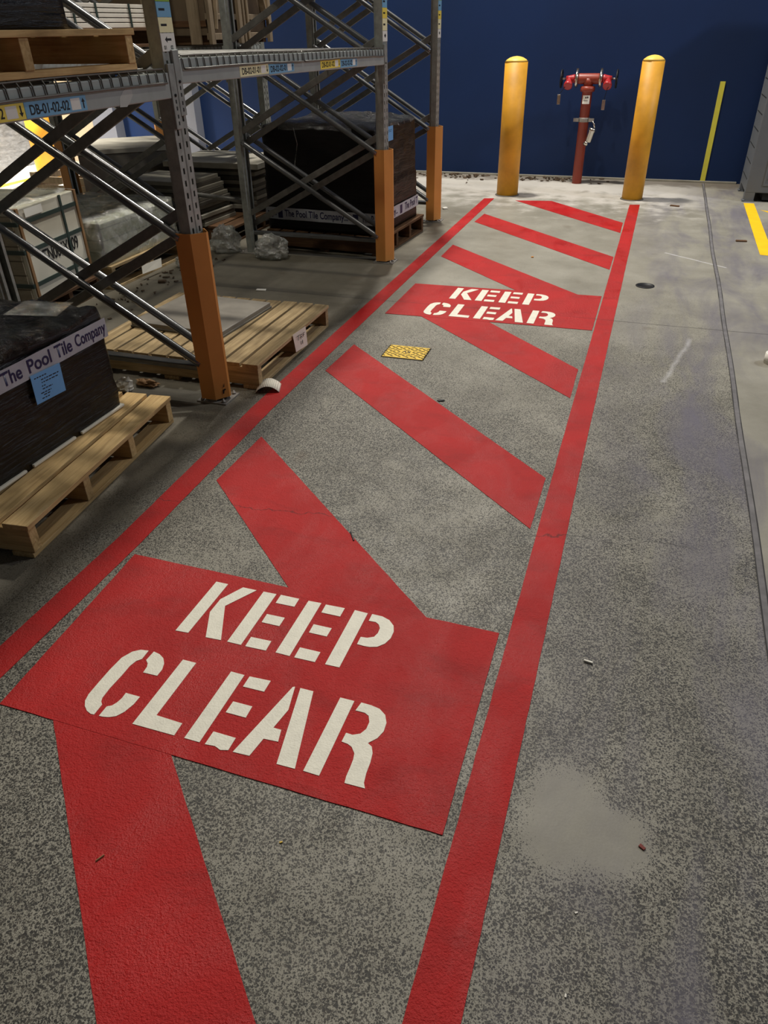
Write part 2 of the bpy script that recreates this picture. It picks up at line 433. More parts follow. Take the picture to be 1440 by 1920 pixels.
M['hydrant'] = m_plain('red_hydrant_enamel', srgb(142, 56, 40), 0.42, var=0.12, scale=9)
M['valve'] = m_plain('red_valve_enamel', srgb(172, 40, 44), 0.36, var=0.08)
M['chrome'] = m_plain('bright_metal', srgb(196, 192, 184), 0.22, 0.95, var=0.05)
M['dull_metal'] = m_plain('dull_grey_metal', srgb(150, 146, 140), 0.5, 0.4, var=0.08)
M['black_iron'] = m_plain('black_iron', srgb(16, 17, 20), 0.5, 0.2)
M['locker'] = m_plain('grey_cabinet_enamel', srgb(104, 108, 114), 0.45, 0.1, var=0.06, scale=5)
M['locker_dark'] = m_plain('dark_cabinet_recess', srgb(14, 15, 17), 0.7)
M['safety_yellow'] = m_plain('yellow_wall_strip', srgb(214, 206, 74), 0.6, var=0.05)
M['plate'] = m_plain('yellow_tread_plate', srgb(222, 184, 58), 0.5, var=0.16, scale=40)
M['dark_grit'] = m_plain('dark_grit', srgb(46, 38, 24), 0.85)
M['stone'] = m_plain('pale_stone_tile', srgb(134, 128, 118), 0.5, var=0.2, scale=6, bump=0.1, bscale=40)
M['stone_side'] = m_plain('stone_tile_edge', srgb(112, 108, 98), 0.75, var=0.15, scale=20)
M['slab'] = m_plain('grey_slab', srgb(150, 146, 134), 0.7, var=0.14, scale=8, bump=0.12, bscale=60)
M['slab_dark'] = m_plain('dark_slab', srgb(92, 88, 80), 0.75, var=0.16, scale=8, bump=0.12, bscale=60)
M['white_tile'] = m_plain('white_tile_carton', srgb(220, 214, 202), 0.55, var=0.06, scale=10)
M['carton'] = m_plain('white_carton', srgb(206, 202, 186), 0.7, var=0.06, scale=5)
M['carton_edges'] = m_cartons('tile_carton_edges', srgb(176, 164, 142), srgb(88, 76, 60), 0.11, 0.09)
M['green_cartons'] = m_cartons('greenish_tile_cartons', srgb(158, 160, 142), srgb(96, 96, 84), 0.62, 0.085)
M['strap'] = m_plain('green_strap', srgb(52, 66, 62), 0.45, var=0.1)
M['cardboard'] = m_plain('cardboard', srgb(140, 106, 70), 0.8, var=0.15, scale=8)
M['leaf'] = m_plain('dry_leaf_litter', srgb(74, 58, 40), 0.85, var=0.3, scale=40)
M['white_bit'] = m_plain('white_litter', srgb(230, 226, 216), 0.7, var=0.05)
M['red_bit'] = m_plain('red_brown_chip', srgb(120, 44, 34), 0.7)
M['grey_wrap'] = m_wrap('grey_stretch_wrap', srgb(120, 124, 130), (2, 2, 6), 0.25, 0.6)

# ------------------------------------------------------------------ helpers
def link(o):
    COL.objects.link(o); return o

def tag(o, label=None, cat=None, group=None, kind=None):
    if label: o['label'] = label
    if cat: o['category'] = cat
    if group: o['group'] = group
    if kind: o['kind'] = kind
    return o

def empty(name, loc=(0, 0, 0), rz=0.0):
    o = bpy.data.objects.new(name, None)
    o.empty_display_size = 0.1
    o.location = loc; o.rotation_euler = (0, 0, rz)
    return link(o)

class MB:
    """collects boxes, bars, tubes, prisms and revolved shapes into one mesh"""
    def __init__(self):
        self.bm = bmesh.new()
    def _xf(self, vs, mat):
        if mat is not None:
            for v in vs: v.co = mat @ v.co
    def box(self, a, b, mat=None, mi=0):
        x0, y0, z0 = a; x1, y1, z1 = b
        co = [(x0, y0, z0), (x1, y0, z0), (x1, y1, z0), (x0, y1, z0), (x0, y0, z1), (x1, y0, z1), (x1, y1, z1), (x0, y1, z1)]
        vs = [self.bm.verts.new(c) for c in co]
        for f in ((0, 3, 2, 1), (4, 5, 6, 7), (0, 1, 5, 4), (1, 2, 6, 5), (2, 3, 7, 6), (3, 0, 4, 7)):
            fc = self.bm.faces.new([vs[i] for i in f]); fc.material_index = mi
        self._xf(vs, mat)
        return self
    def bar(self, p, q, w, h, up=(0, 0, 1)):
        p, q = Vector(p), Vector(q)
        d = (q - p); L = d.length; d.normalize()
        s = d.cross(Vector(up))
        if s.length < 1e-4: s = d.cross(Vector((0, 1, 0)))
        s.normalize(); u = s.cross(d)
        mt = Matrix((d, s, u)).transposed().to_4x4(); mt.translation = p
        return self.box((0, -w / 2, -h / 2), (L, w / 2, h / 2), mt)
    def tube(self, pts, r, n=10, cap=True):
        pts = [Vector(p) for p in pts]
        rings = []
        for i, p in enumerate(pts):
            d = (pts[min(i + 1, len(pts) - 1)] - pts[max(i - 1, 0)]).normalized()
            a = d.cross(Vector((0, 0, 1)))
            if a.length < 1e-3: a = d.cross(Vector((1, 0, 0)))
            a.normalize(); b = d.cross(a)
            rr = r[i] if isinstance(r, (list, tuple)) else r
            rings.append([self.bm.verts.new(p + rr * (math.cos(2 * math.pi * k / n) * a + math.sin(2 * math.pi * k / n) * b)) for k in range(n)])
        for A, B in zip(rings, rings[1:]):
            for k in range(n):
                f = self.bm.faces.new((A[k], A[(k + 1) % n], B[(k + 1) % n], B[k])); f.smooth = True
        if cap:
            self.bm.faces.new(rings[0][::-1]); self.bm.faces.new(rings[-1])
        return self
    def lathe(self, prof, origin=(0, 0, 0), axis=(0, 0, 1), n=28):
        """prof: list of (radius, height along axis)"""
        ax = Vector(axis).normalized()
        a = ax.cross(Vector((0, 0, 1)))
        if a.length < 1e-3: a = Vector((1, 0, 0))
        a.normalize(); b = ax.cross(a); o = Vector(origin)
        rings = []
        for r, h in prof:
            if r <= 1e-5:
                rings.append([self.bm.verts.new(o + ax * h)])
            else:
                rings.append([self.bm.verts.new(o + ax * h + r * (math.cos(2 * math.pi * k / n) * a + math.sin(2 * math.pi * k / n) * b)) for k in range(n)])
        for A, B in zip(rings, rings[1:]):
            for k in range(n):
                k2 = (k + 1) % n
                if len(A) == 1 and len(B) == 1: continue
                if len(A) == 1: f = self.bm.faces.new((A[0], B[k2], B[k]))
                elif len(B) == 1: f = self.bm.faces.new((A[k], A[k2], B[0]))
                else: f = self.bm.faces.new((A[k], A[k2], B[k2], B[k]))
                f.smooth = True
        if len(rings[0]) > 1: self.bm.faces.new(rings[0][::-1])
        if len(rings[-1]) > 1: self.bm.faces.new(rings[-1])
        return self
    def prism(self, poly, z0, z1, mat=None):
        n = len(poly)
        lo = [self.bm.verts.new((x, y, z0)) for x, y in poly]
        hi = [self.bm.verts.new((x, y, z1)) for x, y in poly]
        self.bm.faces.new(lo[::-1]); self.bm.faces.new(hi)
        for k in range(n):
            self.bm.faces.new((lo[k], lo[(k + 1) % n], hi[(k + 1) % n], hi[k]))
        self._xf(lo + hi, mat)
        return self
    def quad(self, a, b, c, d):
        f = self.bm.faces.new([self.bm.verts.new(p) for p in (a, b, c, d)])
        return f
    def build(self, name, mat, parent=None, bevel=0.0, solid=0.0, seg=2):
        bmesh.ops.recalc_face_normals(self.bm, faces=self.bm.faces[:])
        me = bpy.data.meshes.new(name)
        self.bm.to_mesh(me); self.bm.free()
        for x in (mat if isinstance(mat, (list, tuple)) else [mat]):
            me.materials.append(x)
        o = link(bpy.data.objects.new(name, me))
        if parent is not None: o.parent = parent
        if solid:
            md = o.modifiers.new('solid', 'SOLIDIFY'); md.thickness = solid; md.offset = 0
        if bevel:
            md = o.modifiers.new('bevel', 'BEVEL'); md.width = bevel; md.segments = seg; md.limit_method = 'ANGLE'
        return o

def children(o):
    return [c for c in list(bpy.data.objects) if c.parent is o]

def copy_tree(o, parent=None):
    c = o.copy(); COL.objects.link(c)
    for k in ('label', 'category', 'group'):
        pass
    if parent is not None: c.parent = parent
    for ch in children(o): copy_tree(ch, c)
    return c

def text_mesh(body, height, width, mat4, name, mat, parent, depth=0.0006, bold=0.018):
    """lettering lying in the local xy plane of mat4, lower left corner at its origin, squeezed to width x height"""
    cu = bpy.data.curves.new('lettering', 'FONT')
    cu.body = body; cu.size = 1.0; cu.offset = bold
    tmp = bpy.data.objects.new('lettering', cu); COL.objects.link(tmp)
    dg = bpy.context.evaluated_depsgraph_get(); dg.update()
    me = bpy.data.meshes.new_from_object(tmp.evaluated_get(dg))
    bpy.data.objects.remove(tmp); bpy.data.curves.remove(cu)
    xs = [v.co.x for v in me.vertices]; ys = [v.co.y for v in me.vertices]
    x0, x1, y0, y1 = min(xs), max(xs), min(ys), max(ys)
    if height is None: height = width * (y1 - y0) / (x1 - x0)
    for v in me.vertices:
        v.co = Vector(((v.co.x - x0) / (x1 - x0) * width, (v.co.y - y0) / (y1 - y0) * height, depth))
        v.co = mat4 @ v.co
    me.materials.clear(); me.materials.append(mat)
    me.name = name
    o = link(bpy.data.objects.new(name, me))
    if parent is not None: o.parent = parent
    return o

def frame4(origin, xdir, ydir):
    x = Vector(xdir).normalized(); y = Vector(ydir).normalized(); z = x.cross(y)
    mt = Matrix((x, y, z)).transposed().to_4x4(); mt.translation = Vector(origin)
    return mt

# ------------------------------------------------------------------ structure
b = MB(); b.box((-12, -2.5, -0.2), (4.0, 10.1, 0.0))
tag(b.build('floor', M['floor']), kind='structure')
b = MB(); b.box((-12, 10.1, -0.2), (4.0, 10.3, 5.0))
tag(b.build('wall_back', M['wall']), kind='structure')
# sealed joint running along the bay
b = MB()
def jx(y): return 0.585 + 0.012 * noise.noise(Vector((y * 0.8, 3, 0)))
prev = None
N = 90
for dx0, dx1, z in ((-0.011, 0.011, 0.0012),):
    for i in range(N):
        y0 = -1.5 + 11.55 * i / N; y1 = -1.5 + 11.55 * (i + 1) / N
        b.quad((jx(y0) + dx0, y0, z), (jx(y0) + dx1, y0, z), (jx(y1) + dx1, y1, z), (jx(y1) + dx0, y1, z))
tag(b.build('trim_1', M['joint']), kind='structure')
for nm, s in (('trim_2', -0.012), ('trim_3', 0.012)):
    b = MB()
    for i in range(N):
        y0 = -1.5 + 11.55 * i / N; y1 = -1.5 + 11.55 * (i + 1) / N
        w0 = 0.0022 + 0.002 * noise.noise(Vector((y0 * 6, s * 90, 1)))
        w1 = 0.0022 + 0.002 * noise.noise(Vector((y1 * 6, s * 90, 1)))
        b.quad((jx(y0) + s - w0, y0, 0.0018), (jx(y0) + s + w0, y0, 0.0018), (jx(y1) + s + w1, y1, 0.0018), (jx(y1) + s - w1, y1, 0.0018))
    tag(b.build(nm, M['joint_edge']), kind='structure')
# pale footing strip along the foot of the wall
b = MB(); b.box((-12, 10.075, 0.0), (0.95, 10.1, 0.022))
tag(b.build('baseboard_back', M['slab'], bevel=0.003), kind='structure')
# cream bay and grey pilasters on the wall beyond the racks
b = MB(); b.box((-8.62, 9.95, 0), (-7.80, 10.1, 5.0)); tag(b.build('trim_4', M['cream']), kind='structure')
b = MB(); b.box((-7.80, 9.90, 0), (-7.42, 10.1, 5.0)); tag(b.build('trim_5', M['grey_panel']), kind='structure')
b = MB(); b.box((-6.55, 9.92, 0), (-6.10, 10.1, 5.0)); tag(b.build('trim_6', M['grey_panel']), kind='structure')

# ------------------------------------------------------------------ floor markings
def mark(name, poly, z, mat, label, cat='floor marking', group=None, parent=None):
    bm_ = MB()
    jit = []
    # resample the outline so that the edge can waver a little like rolled paint
    for i, (p, q) in enumerate(zip(poly, poly[1:] + poly[:1])):
        p, q = Vector(p), Vector(q)
        n = max(1, int((q - p).length / 0.04))
        for k in range(n):
            s = p + (q - p) * k / n
            if k:
                d = (q - p).normalized(); nn = Vector((-d.y, d.x))
                s = s + nn * 0.0016 * noise.noise(Vector((s.x * 23, s.y * 23, 1.3)))
            jit.append((s.x, s.y))
    bm_.prism(jit, 0.0, z)
    o = bm_.build(name, mat, parent)
    if parent is None: tag(o, label, cat, group)
    return o

def lx(y): return -1.66 - 0.006 * math.sin(y * 0.9) if y > 1 else -1.652
left_line = [(-1.605, -1.6), (-1.600, 1.8), (-1.634, 3.0), (-1.636, 5.2), (-1.625, 8.59), (-1.733, 8.566), (-1.742, 5.2), (-1.742, 3.0), (-1.702, 1.8), (-1.706, -1.6)]
mark('boundary_line', left_line, 0.0020, M['red'], 'long red painted boundary line on the side nearest the racks')
right_line = [(-0.079, -1.6), (-0.082, 1.0), (-0.087, 3.0), (-0.075, 8.607), (-0.177, 8.582), (-0.194, 3.0), (-0.190, 1.0), (-0.187, -1.6)]
mark('boundary_line', right_line, 0.0020, M['red'], 'long red painted boundary line on the open floor side, ending at a bollard')
ST = 'diagonal red stripes of the keep clear bay'
mark('diagonal_stripe', [(-1.406, 1.06), (-1.017, 1.05), (-0.458, 0.5), (-0.216, 0.262), (-0.216, -0.09), (-0.752, 0.403)], 0.0018, M['red'],
     'diagonal red stripe in the foreground, running out from under the nearer KEEP CLEAR panel', group=ST)
mark('diagonal_stripe', [(-1.550, 2.703), (-1.554, 2.285), (-0.93, 1.70), (-0.44, 1.70)], 0.0018, M['red'],
     'diagonal red stripe joining the far edge of the nearer KEEP CLEAR panel', group=ST)
mark('diagonal_stripe', [(-1.551, 3.953), (-1.564, 3.528), (-0.221, 2.320), (-0.218, 2.712)], 0.0018, M['red'],
     'unbroken diagonal red stripe on the camera side of the yellow floor plate', group=ST)
mark('diagonal_stripe', [(-1.345, 4.60), (-0.86, 4.58), (-0.214, 3.939), (-0.213, 3.546)], 0.0018, M['red'],
     'diagonal red stripe leaving the near edge of the farther KEEP CLEAR panel', group=ST)
mark('diagonal_stripe', [(-1.565, 6.466), (-1.564, 6.059), (-0.79, 5.28), (-0.335, 5.28)], 0.0018, M['red'],
     'diagonal red stripe joining the far edge of the farther KEEP CLEAR panel', group=ST)
mark('diagonal_stripe', [(-1.564, 7.778), (-1.580, 7.395), (-0.196, 6.013), (-0.194, 6.405)], 0.0018, M['red'],
     'unbroken diagonal red stripe, second from the bollards', group=ST)
mark('diagonal_stripe', [(-1.380, 8.527), (-0.995, 8.589), (-0.194, 7.696), (-0.192, 7.270)], 0.0018, M['red'],
     'diagonal red stripe with a clipped end, closest to the bollards', group=ST)

LETTERS = {
 'K': [[(-1.208,1.674),(-1.162,1.674),(-1.165,1.418),(-1.210,1.415)],
  [(-1.104,1.674),(-1.052,1.674),(-1.116,1.569),(-1.048,1.420),(-1.101,1.417),(-1.149,1.527),(-1.148,1.595)]],
 'E1': [[(-1.026,1.675),(-0.978,1.676),(-0.978,1.420),(-1.026,1.420)],
  [(-0.962,1.677),(-0.894,1.677),(-0.893,1.635),(-0.961,1.634)],
  [(-0.964,1.575),(-0.900,1.576),(-0.900,1.534),(-0.963,1.534)],
  [(-0.964,1.462),(-0.894,1.464),(-0.892,1.421),(-0.962,1.419)]],
 'E2': [[(-0.860,1.677),(-0.814,1.679),(-0.812,1.422),(-0.860,1.423)],
  [(-0.797,1.677),(-0.730,1.679),(-0.730,1.636),(-0.796,1.636)],
  [(-0.798,1.576),(-0.735,1.576),(-0.736,1.536),(-0.797,1.536)],
  [(-0.797,1.466),(-0.728,1.466),(-0.728,1.422),(-0.796,1.421)]],
 'P': [[(-0.695,1.680),(-0.649,1.678),(-0.649,1.424),(-0.695,1.423)],
  [(-0.634,1.679),(-0.598,1.678),(-0.571,1.668),(-0.550,1.647),(-0.541,1.621),(-0.541,1.589),(-0.551,1.561),(-0.569,1.541),(-0.592,1.533),(-0.609,1.532),(-0.633,1.533),(-0.633,1.567),(-0.612,1.569),(-0.593,1.580),(-0.587,1.600),(-0.588,1.622),(-0.597,1.638),(-0.610,1.646),(-0.634,1.645)]],
 'C': [[(-1.240,1.310),(-1.266,1.306),(-1.286,1.291),(-1.302,1.259),(-1.306,1.206),(-1.306,1.149),(-1.305,1.103),(-1.299,1.080),(-1.287,1.063),(-1.270,1.050),(-1.252,1.044),(-1.242,1.045),(-1.243,1.083),(-1.253,1.092),(-1.258,1.104),(-1.260,1.142),(-1.257,1.196),(-1.257,1.237),(-1.251,1.260),(-1.239,1.273)],
  [(-1.222,1.312),(-1.198,1.307),(-1.178,1.296),(-1.163,1.277),(-1.155,1.254),(-1.155,1.227),(-1.203,1.226),(-1.205,1.249),(-1.211,1.262),(-1.224,1.273)],
  [(-1.204,1.141),(-1.156,1.141),(-1.157,1.111),(-1.166,1.079),(-1.179,1.059),(-1.196,1.050),(-1.213,1.046),(-1.226,1.045),(-1.226,1.081),(-1.214,1.088),(-1.207,1.102),(-1.203,1.120)]],
 'L': [[(-1.117,1.309),(-1.071,1.309),(-1.072,1.097),(-0.987,1.094),(-0.986,1.051),(-1.119,1.050)]],
 'E3': [[(-0.952,1.310),(-0.907,1.309),(-0.908,1.052),(-0.955,1.052)],
  [(-0.890,1.309),(-0.822,1.312),(-0.822,1.268),(-0.890,1.267)],
  [(-0.890,1.208),(-0.829,1.208),(-0.828,1.166),(-0.891,1.166)],
  [(-0.890,1.096),(-0.821,1.095),(-0.821,1.053),(-0.842,1.047),(-0.862,1.054),(-0.891,1.051)]],
 'A': [[(-0.750,1.310),(-0.744,1.313),(-0.726,1.228),(-0.739,1.158),(-0.715,1.158),(-0.706,1.119),(-0.748,1.116),(-0.759,1.054),(-0.807,1.052)],
  [(-0.727,1.313),(-0.686,1.313),(-0.627,1.054),(-0.679,1.053)]],
 'R': [[(-0.603,1.315),(-0.560,1.315),(-0.559,1.054),(-0.604,1.055)],
  [(-0.539,1.316),(-0.509,1.315),(-0.482,1.310),(-0.460,1.294),(-0.448,1.269),(-0.446,1.239),(-0.455,1.212),(-0.474,1.189),(-0.460,1.181),(-0.451,1.162),(-0.447,1.133),(-0.446,1.098),(-0.442,1.070),(-0.434,1.055),(-0.489,1.054),(-0.492,1.074),(-0.492,1.103),(-0.493,1.128),(-0.497,1.147),(-0.511,1.164),(-0.525,1.170),(-0.543,1.172),(-0.542,1.203),(-0.523,1.202),(-0.504,1.212),(-0.494,1.232),(-0.494,1.257),(-0.503,1.277),(-0.517,1.284),(-0.545,1.284)]],
}
# one stencil used twice: the A's left leg is two strokes of the same outline
def keep_clear(corners, dx, dy, label):
    root = empty('keep_clear_panel', (-0.88 + dx, 1.36 + dy, 0))
    off = Vector((-0.88 + dx, 1.36 + dy))
    mark('panel', [(x - off.x, y - off.y) for x, y in corners], 0.0026, M['red'], None, parent=root)
    for k in ('K', 'E1', 'E2', 'P', 'C', 'L', 'E3', 'A', 'R'):
        lb = MB()
        for poly in LETTERS[k]:
            lb.prism([(x + dx - off.x, y + dy - off.y) for x, y in poly], 0.0, 0.0040)
        lb.build('letter', M['white_paint'], root)
    tag(root, label, 'floor sign', 'painted KEEP CLEAR panels')
keep_clear([(-1.578, 1.727), (-1.529, 0.995), (-0.216, 0.993), (-0.222, 1.717)], 0, 0,
           'large red panel with white stencilled KEEP CLEAR lettering in the foreground')
keep_clear([(-1.550, 5.259), (-1.552, 4.549), (-0.199, 4.592), (-0.199, 5.312)], -0.0087, 3.5565,
           'red panel with white stencilled KEEP CLEAR lettering farther off, beyond the yellow floor plate')
mark('bay_line', [(0.957, 8.94), (1.058, 8.94), (1.045, 6.757), (0.942, 6.776)], 0.0020, M['yellow_line'],
     'straight yellow painted line running out from the foot of the grey cabinet')
mark('bay_line', [(1.094, 8.62), (1.165, 8.49), (1.9, 7.8), (1.9, 7.95)], 0.0018, M['yellow_line'],
     'slanting yellow painted stripe cut by the right edge of the picture')
mark('bay_line', [(-7.92, 7.4), (-7.78, 7.4), (-7.78, 8.5), (-7.92, 8.5)], 0.0020, M['yellow_line'],
     'yellow painted line on the bright floor beyond the racks at far left')

# ------------------------------------------------------------------ racking
def upright_mesh(face_dir):
    """C-section post 90 wide x 100 deep, punched face at x=0 looking along +x (face_dir=1) or -x"""
    mb = MB(); H = 3.1
    ys = [-0.052, -0.034, -0.021, -0.006, 0.0, 0.006, 0.021, 0.034, 0.052]
    xo = [0, 0, 0, 0, -0.005, 0, 0, 0, 0]
    zs = [0.006]
    z = 0.08
    kinds = []
    while z < H - 0.05:
        zs += [z, z + 0.024]; z += 0.05
    zs.append(H)
    V = [[mb.bm.verts.new((xo[i] * face_dir, y, zz)) for i, y in enumerate(ys)] for zz in zs]
    for j in range(len(zs) - 1):
        slot = (j % 2 == 1)
        for i in range(len(ys) - 1):
            if slot and i in (1, 6): continue
            mb.bm.faces.new((V[j][i], V[j][i + 1], V[j + 1][i + 1], V[j + 1][i]))
    d = -0.064 * face_dir
    for s in (-1, 1):
        y = 0.052 * s; y2 = 0.038 * s
        mb.quad((0, y, 0.006), (d * 0.72, y, 0.006), (d * 0.72, y, H), (0, y, H))
        mb.quad((d * 0.72, y, 0.006), (d * 0.78, y2, 0.006), (d * 0.78, y2, H), (d * 0.72, y, H))
        mb.quad((d * 0.78, y2, 0.006), (d, y2, 0.006), (d, y2, H), (d * 0.78, y2, H))
        mb.quad((d, y2, 0.006), (d, y2 * 0.55, 0.006), (d, y2 * 0.55, H), (d, y2, H))
    bmesh.ops.remove_doubles(mb.bm, verts=mb.bm.verts[:], dist=0.0002)
    o = mb.build('upright', M['galv'], None, solid=0.0025)
    me = o.data
    bpy.data.objects.remove(o)
    return me
UP_P = upright_mesh(1); UP_N = upright_mesh(-1)

def guard_mesh(sgn):
    mb = MB()
    prof = [(-0.090, -0.062), (-0.010, -0.062), (0.040, -0.008), (0.040, 0.008), (-0.010, 0.062), (-0.090, 0.062)]
    z0, z1 = 0.018, 0.835
    lo = [mb.bm.verts.new((x * sgn, y, z0 + (0.004 if i in (2, 3) else 0))) for i, (x, y) in enumerate(prof)]
    hi = [mb.bm.verts.new((x * sgn, y, z1)) for x, y in prof]
    for k in range(len(prof) - 1):
        mb.bm.faces.new((lo[k], lo[k + 1], hi[k + 1], hi[k]))
    o = mb.build('post_guard', M['orange'], None)
    me = o.data; bpy.data.objects.remove(o)
    return me
G_P = guard_mesh(1); G_N = guard_mesh(-1)

def plate_mesh():
    mb = MB()
    mb.box((-0.075, -0.075, 0), (0.095, 0.075, 0.007))
    for x, y in ((-0.05, -0.055), (-0.05, 0.055), (0.072, -0.055), (0.072, 0.055)):
        mb.lathe([(0.011, 0.007), (0.011, 0.016), (0.005, 0.016), (0.005, 0.026), (0, 0.026)], (x, y, 0), n=6)
    o = mb.build('base_plate', M['dull_metal'], None)
    me = o.data; bpy.data.objects.remove(o)
    return me
PLATE = plate_mesh()

def part(me, name, parent, loc=(0, 0, 0), bevel=0.0, solid=0.0, sx=1):
    o = link(bpy.data.objects.new(name, me)); o.parent = parent; o.location = loc
    if sx == -1: o.rotation_euler = (0, 0, math.pi)
    if solid:
        md = o.modifiers.new('solid', 'SOLIDIFY'); md.thickness = solid; md.offset = 0
    return o

def loc_tag(parent, colours, text_rows, big):
    """vertical stack of location stickers on the post face, x = face plane (local)"""
    z0 = 1.535 if big else 1.52
    x = 0.0035
    w = 0.050
    h0 = 0.062
    tb = MB(); tb.box((0.0012, -w, z0), (x, w, z0 + h0)); st = tb.build('location_tag', M['white_sticker'], parent)
    am = MB()
    if big:
        # arrow pointing to the left
        a = [(-0.022, 0.040), (-0.006, 0.051), (-0.006, 0.044), (0.024, 0.044), (0.024, 0.036), (-0.006, 0.036), (-0.006, 0.029)]
        am.prism(a, 0, 0.0004, frame4((x, 0, z0), (0, 1, 0), (0, 0, 1)))
        am.build('arrow', M['black_ink'], st)
        text_mesh('01', 0.014, 0.016, frame4((x, -0.036, z0 + 0.006), (0, 1, 0), (0, 0, 1)), 'lettering', M['black_ink'], st)
        text_mesh('02', 0.014, 0.018, frame4((x, 0.012, z0 + 0.006), (0, 1, 0), (0, 0, 1)), 'lettering', M['black_ink'], st)
    else:
        a = [(-0.02, 0.034), (0, 0.048), (0.02, 0.034), (0, 0.020)]
        am.prism(a, 0, 0.0004, frame4((x, 0, z0), (0, 1, 0), (0, 0, 1)))
        am.build('arrow', M['black_ink'], st)
    z = z0 + h0 + 0.002
    for cname, hh in colours:
        tb = MB(); tb.box((0.0012, -w, z), (x, w, z + hh)); st = tb.build('location_tag', M[cname], parent)
        bars = MB()
        bars.box((x, -0.036, z + hh * 0.42), (x + 0.0003, 0.006, z + hh * 0.58))
        bars.build('small_print', M['black_ink'], st)
        z += hh + 0.001

def rack_frame(xf, xb, y, label, gf=False, gb=False, tags=None, group='pallet rack frames', z_off=0):
    root = empty('rack_frame', (xf, y, 0))
    tag(root, label, 'rack frame', group)
    D = xb - xf
    part(UP_P, 'upright', root, (0, 0, 0), solid=0.0025)
    part(UP_N, 'upright', root, (D, 0, 0), solid=0.0025)
    part(PLATE, 'base_plate', root, (-0.03, 0, 0))
    part(PLATE, 'base_plate', root, (D + 0.03, 0, 0), sx=-1)
    if gf: part(G_P, 'post_guard', root, (0.012, 0, 0), solid=0.004)
    if gb: part(G_N, 'post_guard', root, (D - 0.012, 0, 0), solid=0.004)
    xa = -0.060; xc = D + 0.060
    hb = MB(); hb.bar((xa, 0, 0.165), (xc, 0, 0.165), 0.055, 0.03); hb.build('brace', M['tube'], root, bevel=0.006)
    for k in range(3):
        z0 = 0.20 + 0.61 * k; z1 = z0 + 0.66
        for s in (-1, 1):
            t_ = MB(); zo = 0.02 + 0.02 * s
            t_.tube([(xa, 0.050 * s, z0 + zo), (xa - 0.03, 0.050 * s, z0 + 0.018 + zo), (xc + 0.03, 0.050 * s, z1 - 0.018 + zo), (xc, 0.050 * s, z1 + zo)], 0.020, 12)
            t_.build('brace', M['tube'], root)
        for s in (-1, 1):
            t_ = MB()
            t_.bar((xc, 0.022 * s, z0 + 0.035 - 0.045 * (s - 1)), (xa, 0.022 * s, z1 - 0.035 - 0.045 * (s - 1)), 0.045, 0.018, up=(0, 1, 0))
            t_.build('brace', M['galv_dark'], root, bevel=0.003)
    if tags: loc_tag(root, *tags)
    return root

XA, XAB = -1.945, -3.20
XB, XBB = -3.69, -4.96
Y0, Y1, Y2, Y3 = 0.24, 3.035, 5.79, 7.34
near_frame = rack_frame(XA, XAB, Y1, 'nearest rack frame, orange guarded post between the two loaded bays', True, False,
           ([('cream_sticker', 0.05), ('blue_sticker', 0.05), ('green_sticker', 0.06), ('red_sticker', 0.06)], None, True))
rack_frame(XA, XAB, Y2, 'aisle rack frame standing in front of the tall black wrapped load', True, False,
           ([('cream_sticker', 0.07), ('yellow_sticker', 0.06), ('blue_sticker', 0.07), ('green_sticker', 0.06), ('red_sticker', 0.07)], None, False))
rack_frame(XA - 0.020, XAB, Y3, 'aisle rack frame closest to the blue wall, behind the tall black load', True, False,
           ([('cream_sticker', 0.07), ('yellow_sticker', 0.06), ('blue_sticker', 0.07), ('green_sticker', 0.06), ('red_sticker', 0.07)], None, False))
rack_frame(XB, XBB, Y2, 'rear row rack frame seen through the nearest bay, beside the wrapped tile pallet', False, True)
rack_frame(XB, XBB, Y3, 'rear row rack frame against the blue wall background, behind the timber crate', False, True)

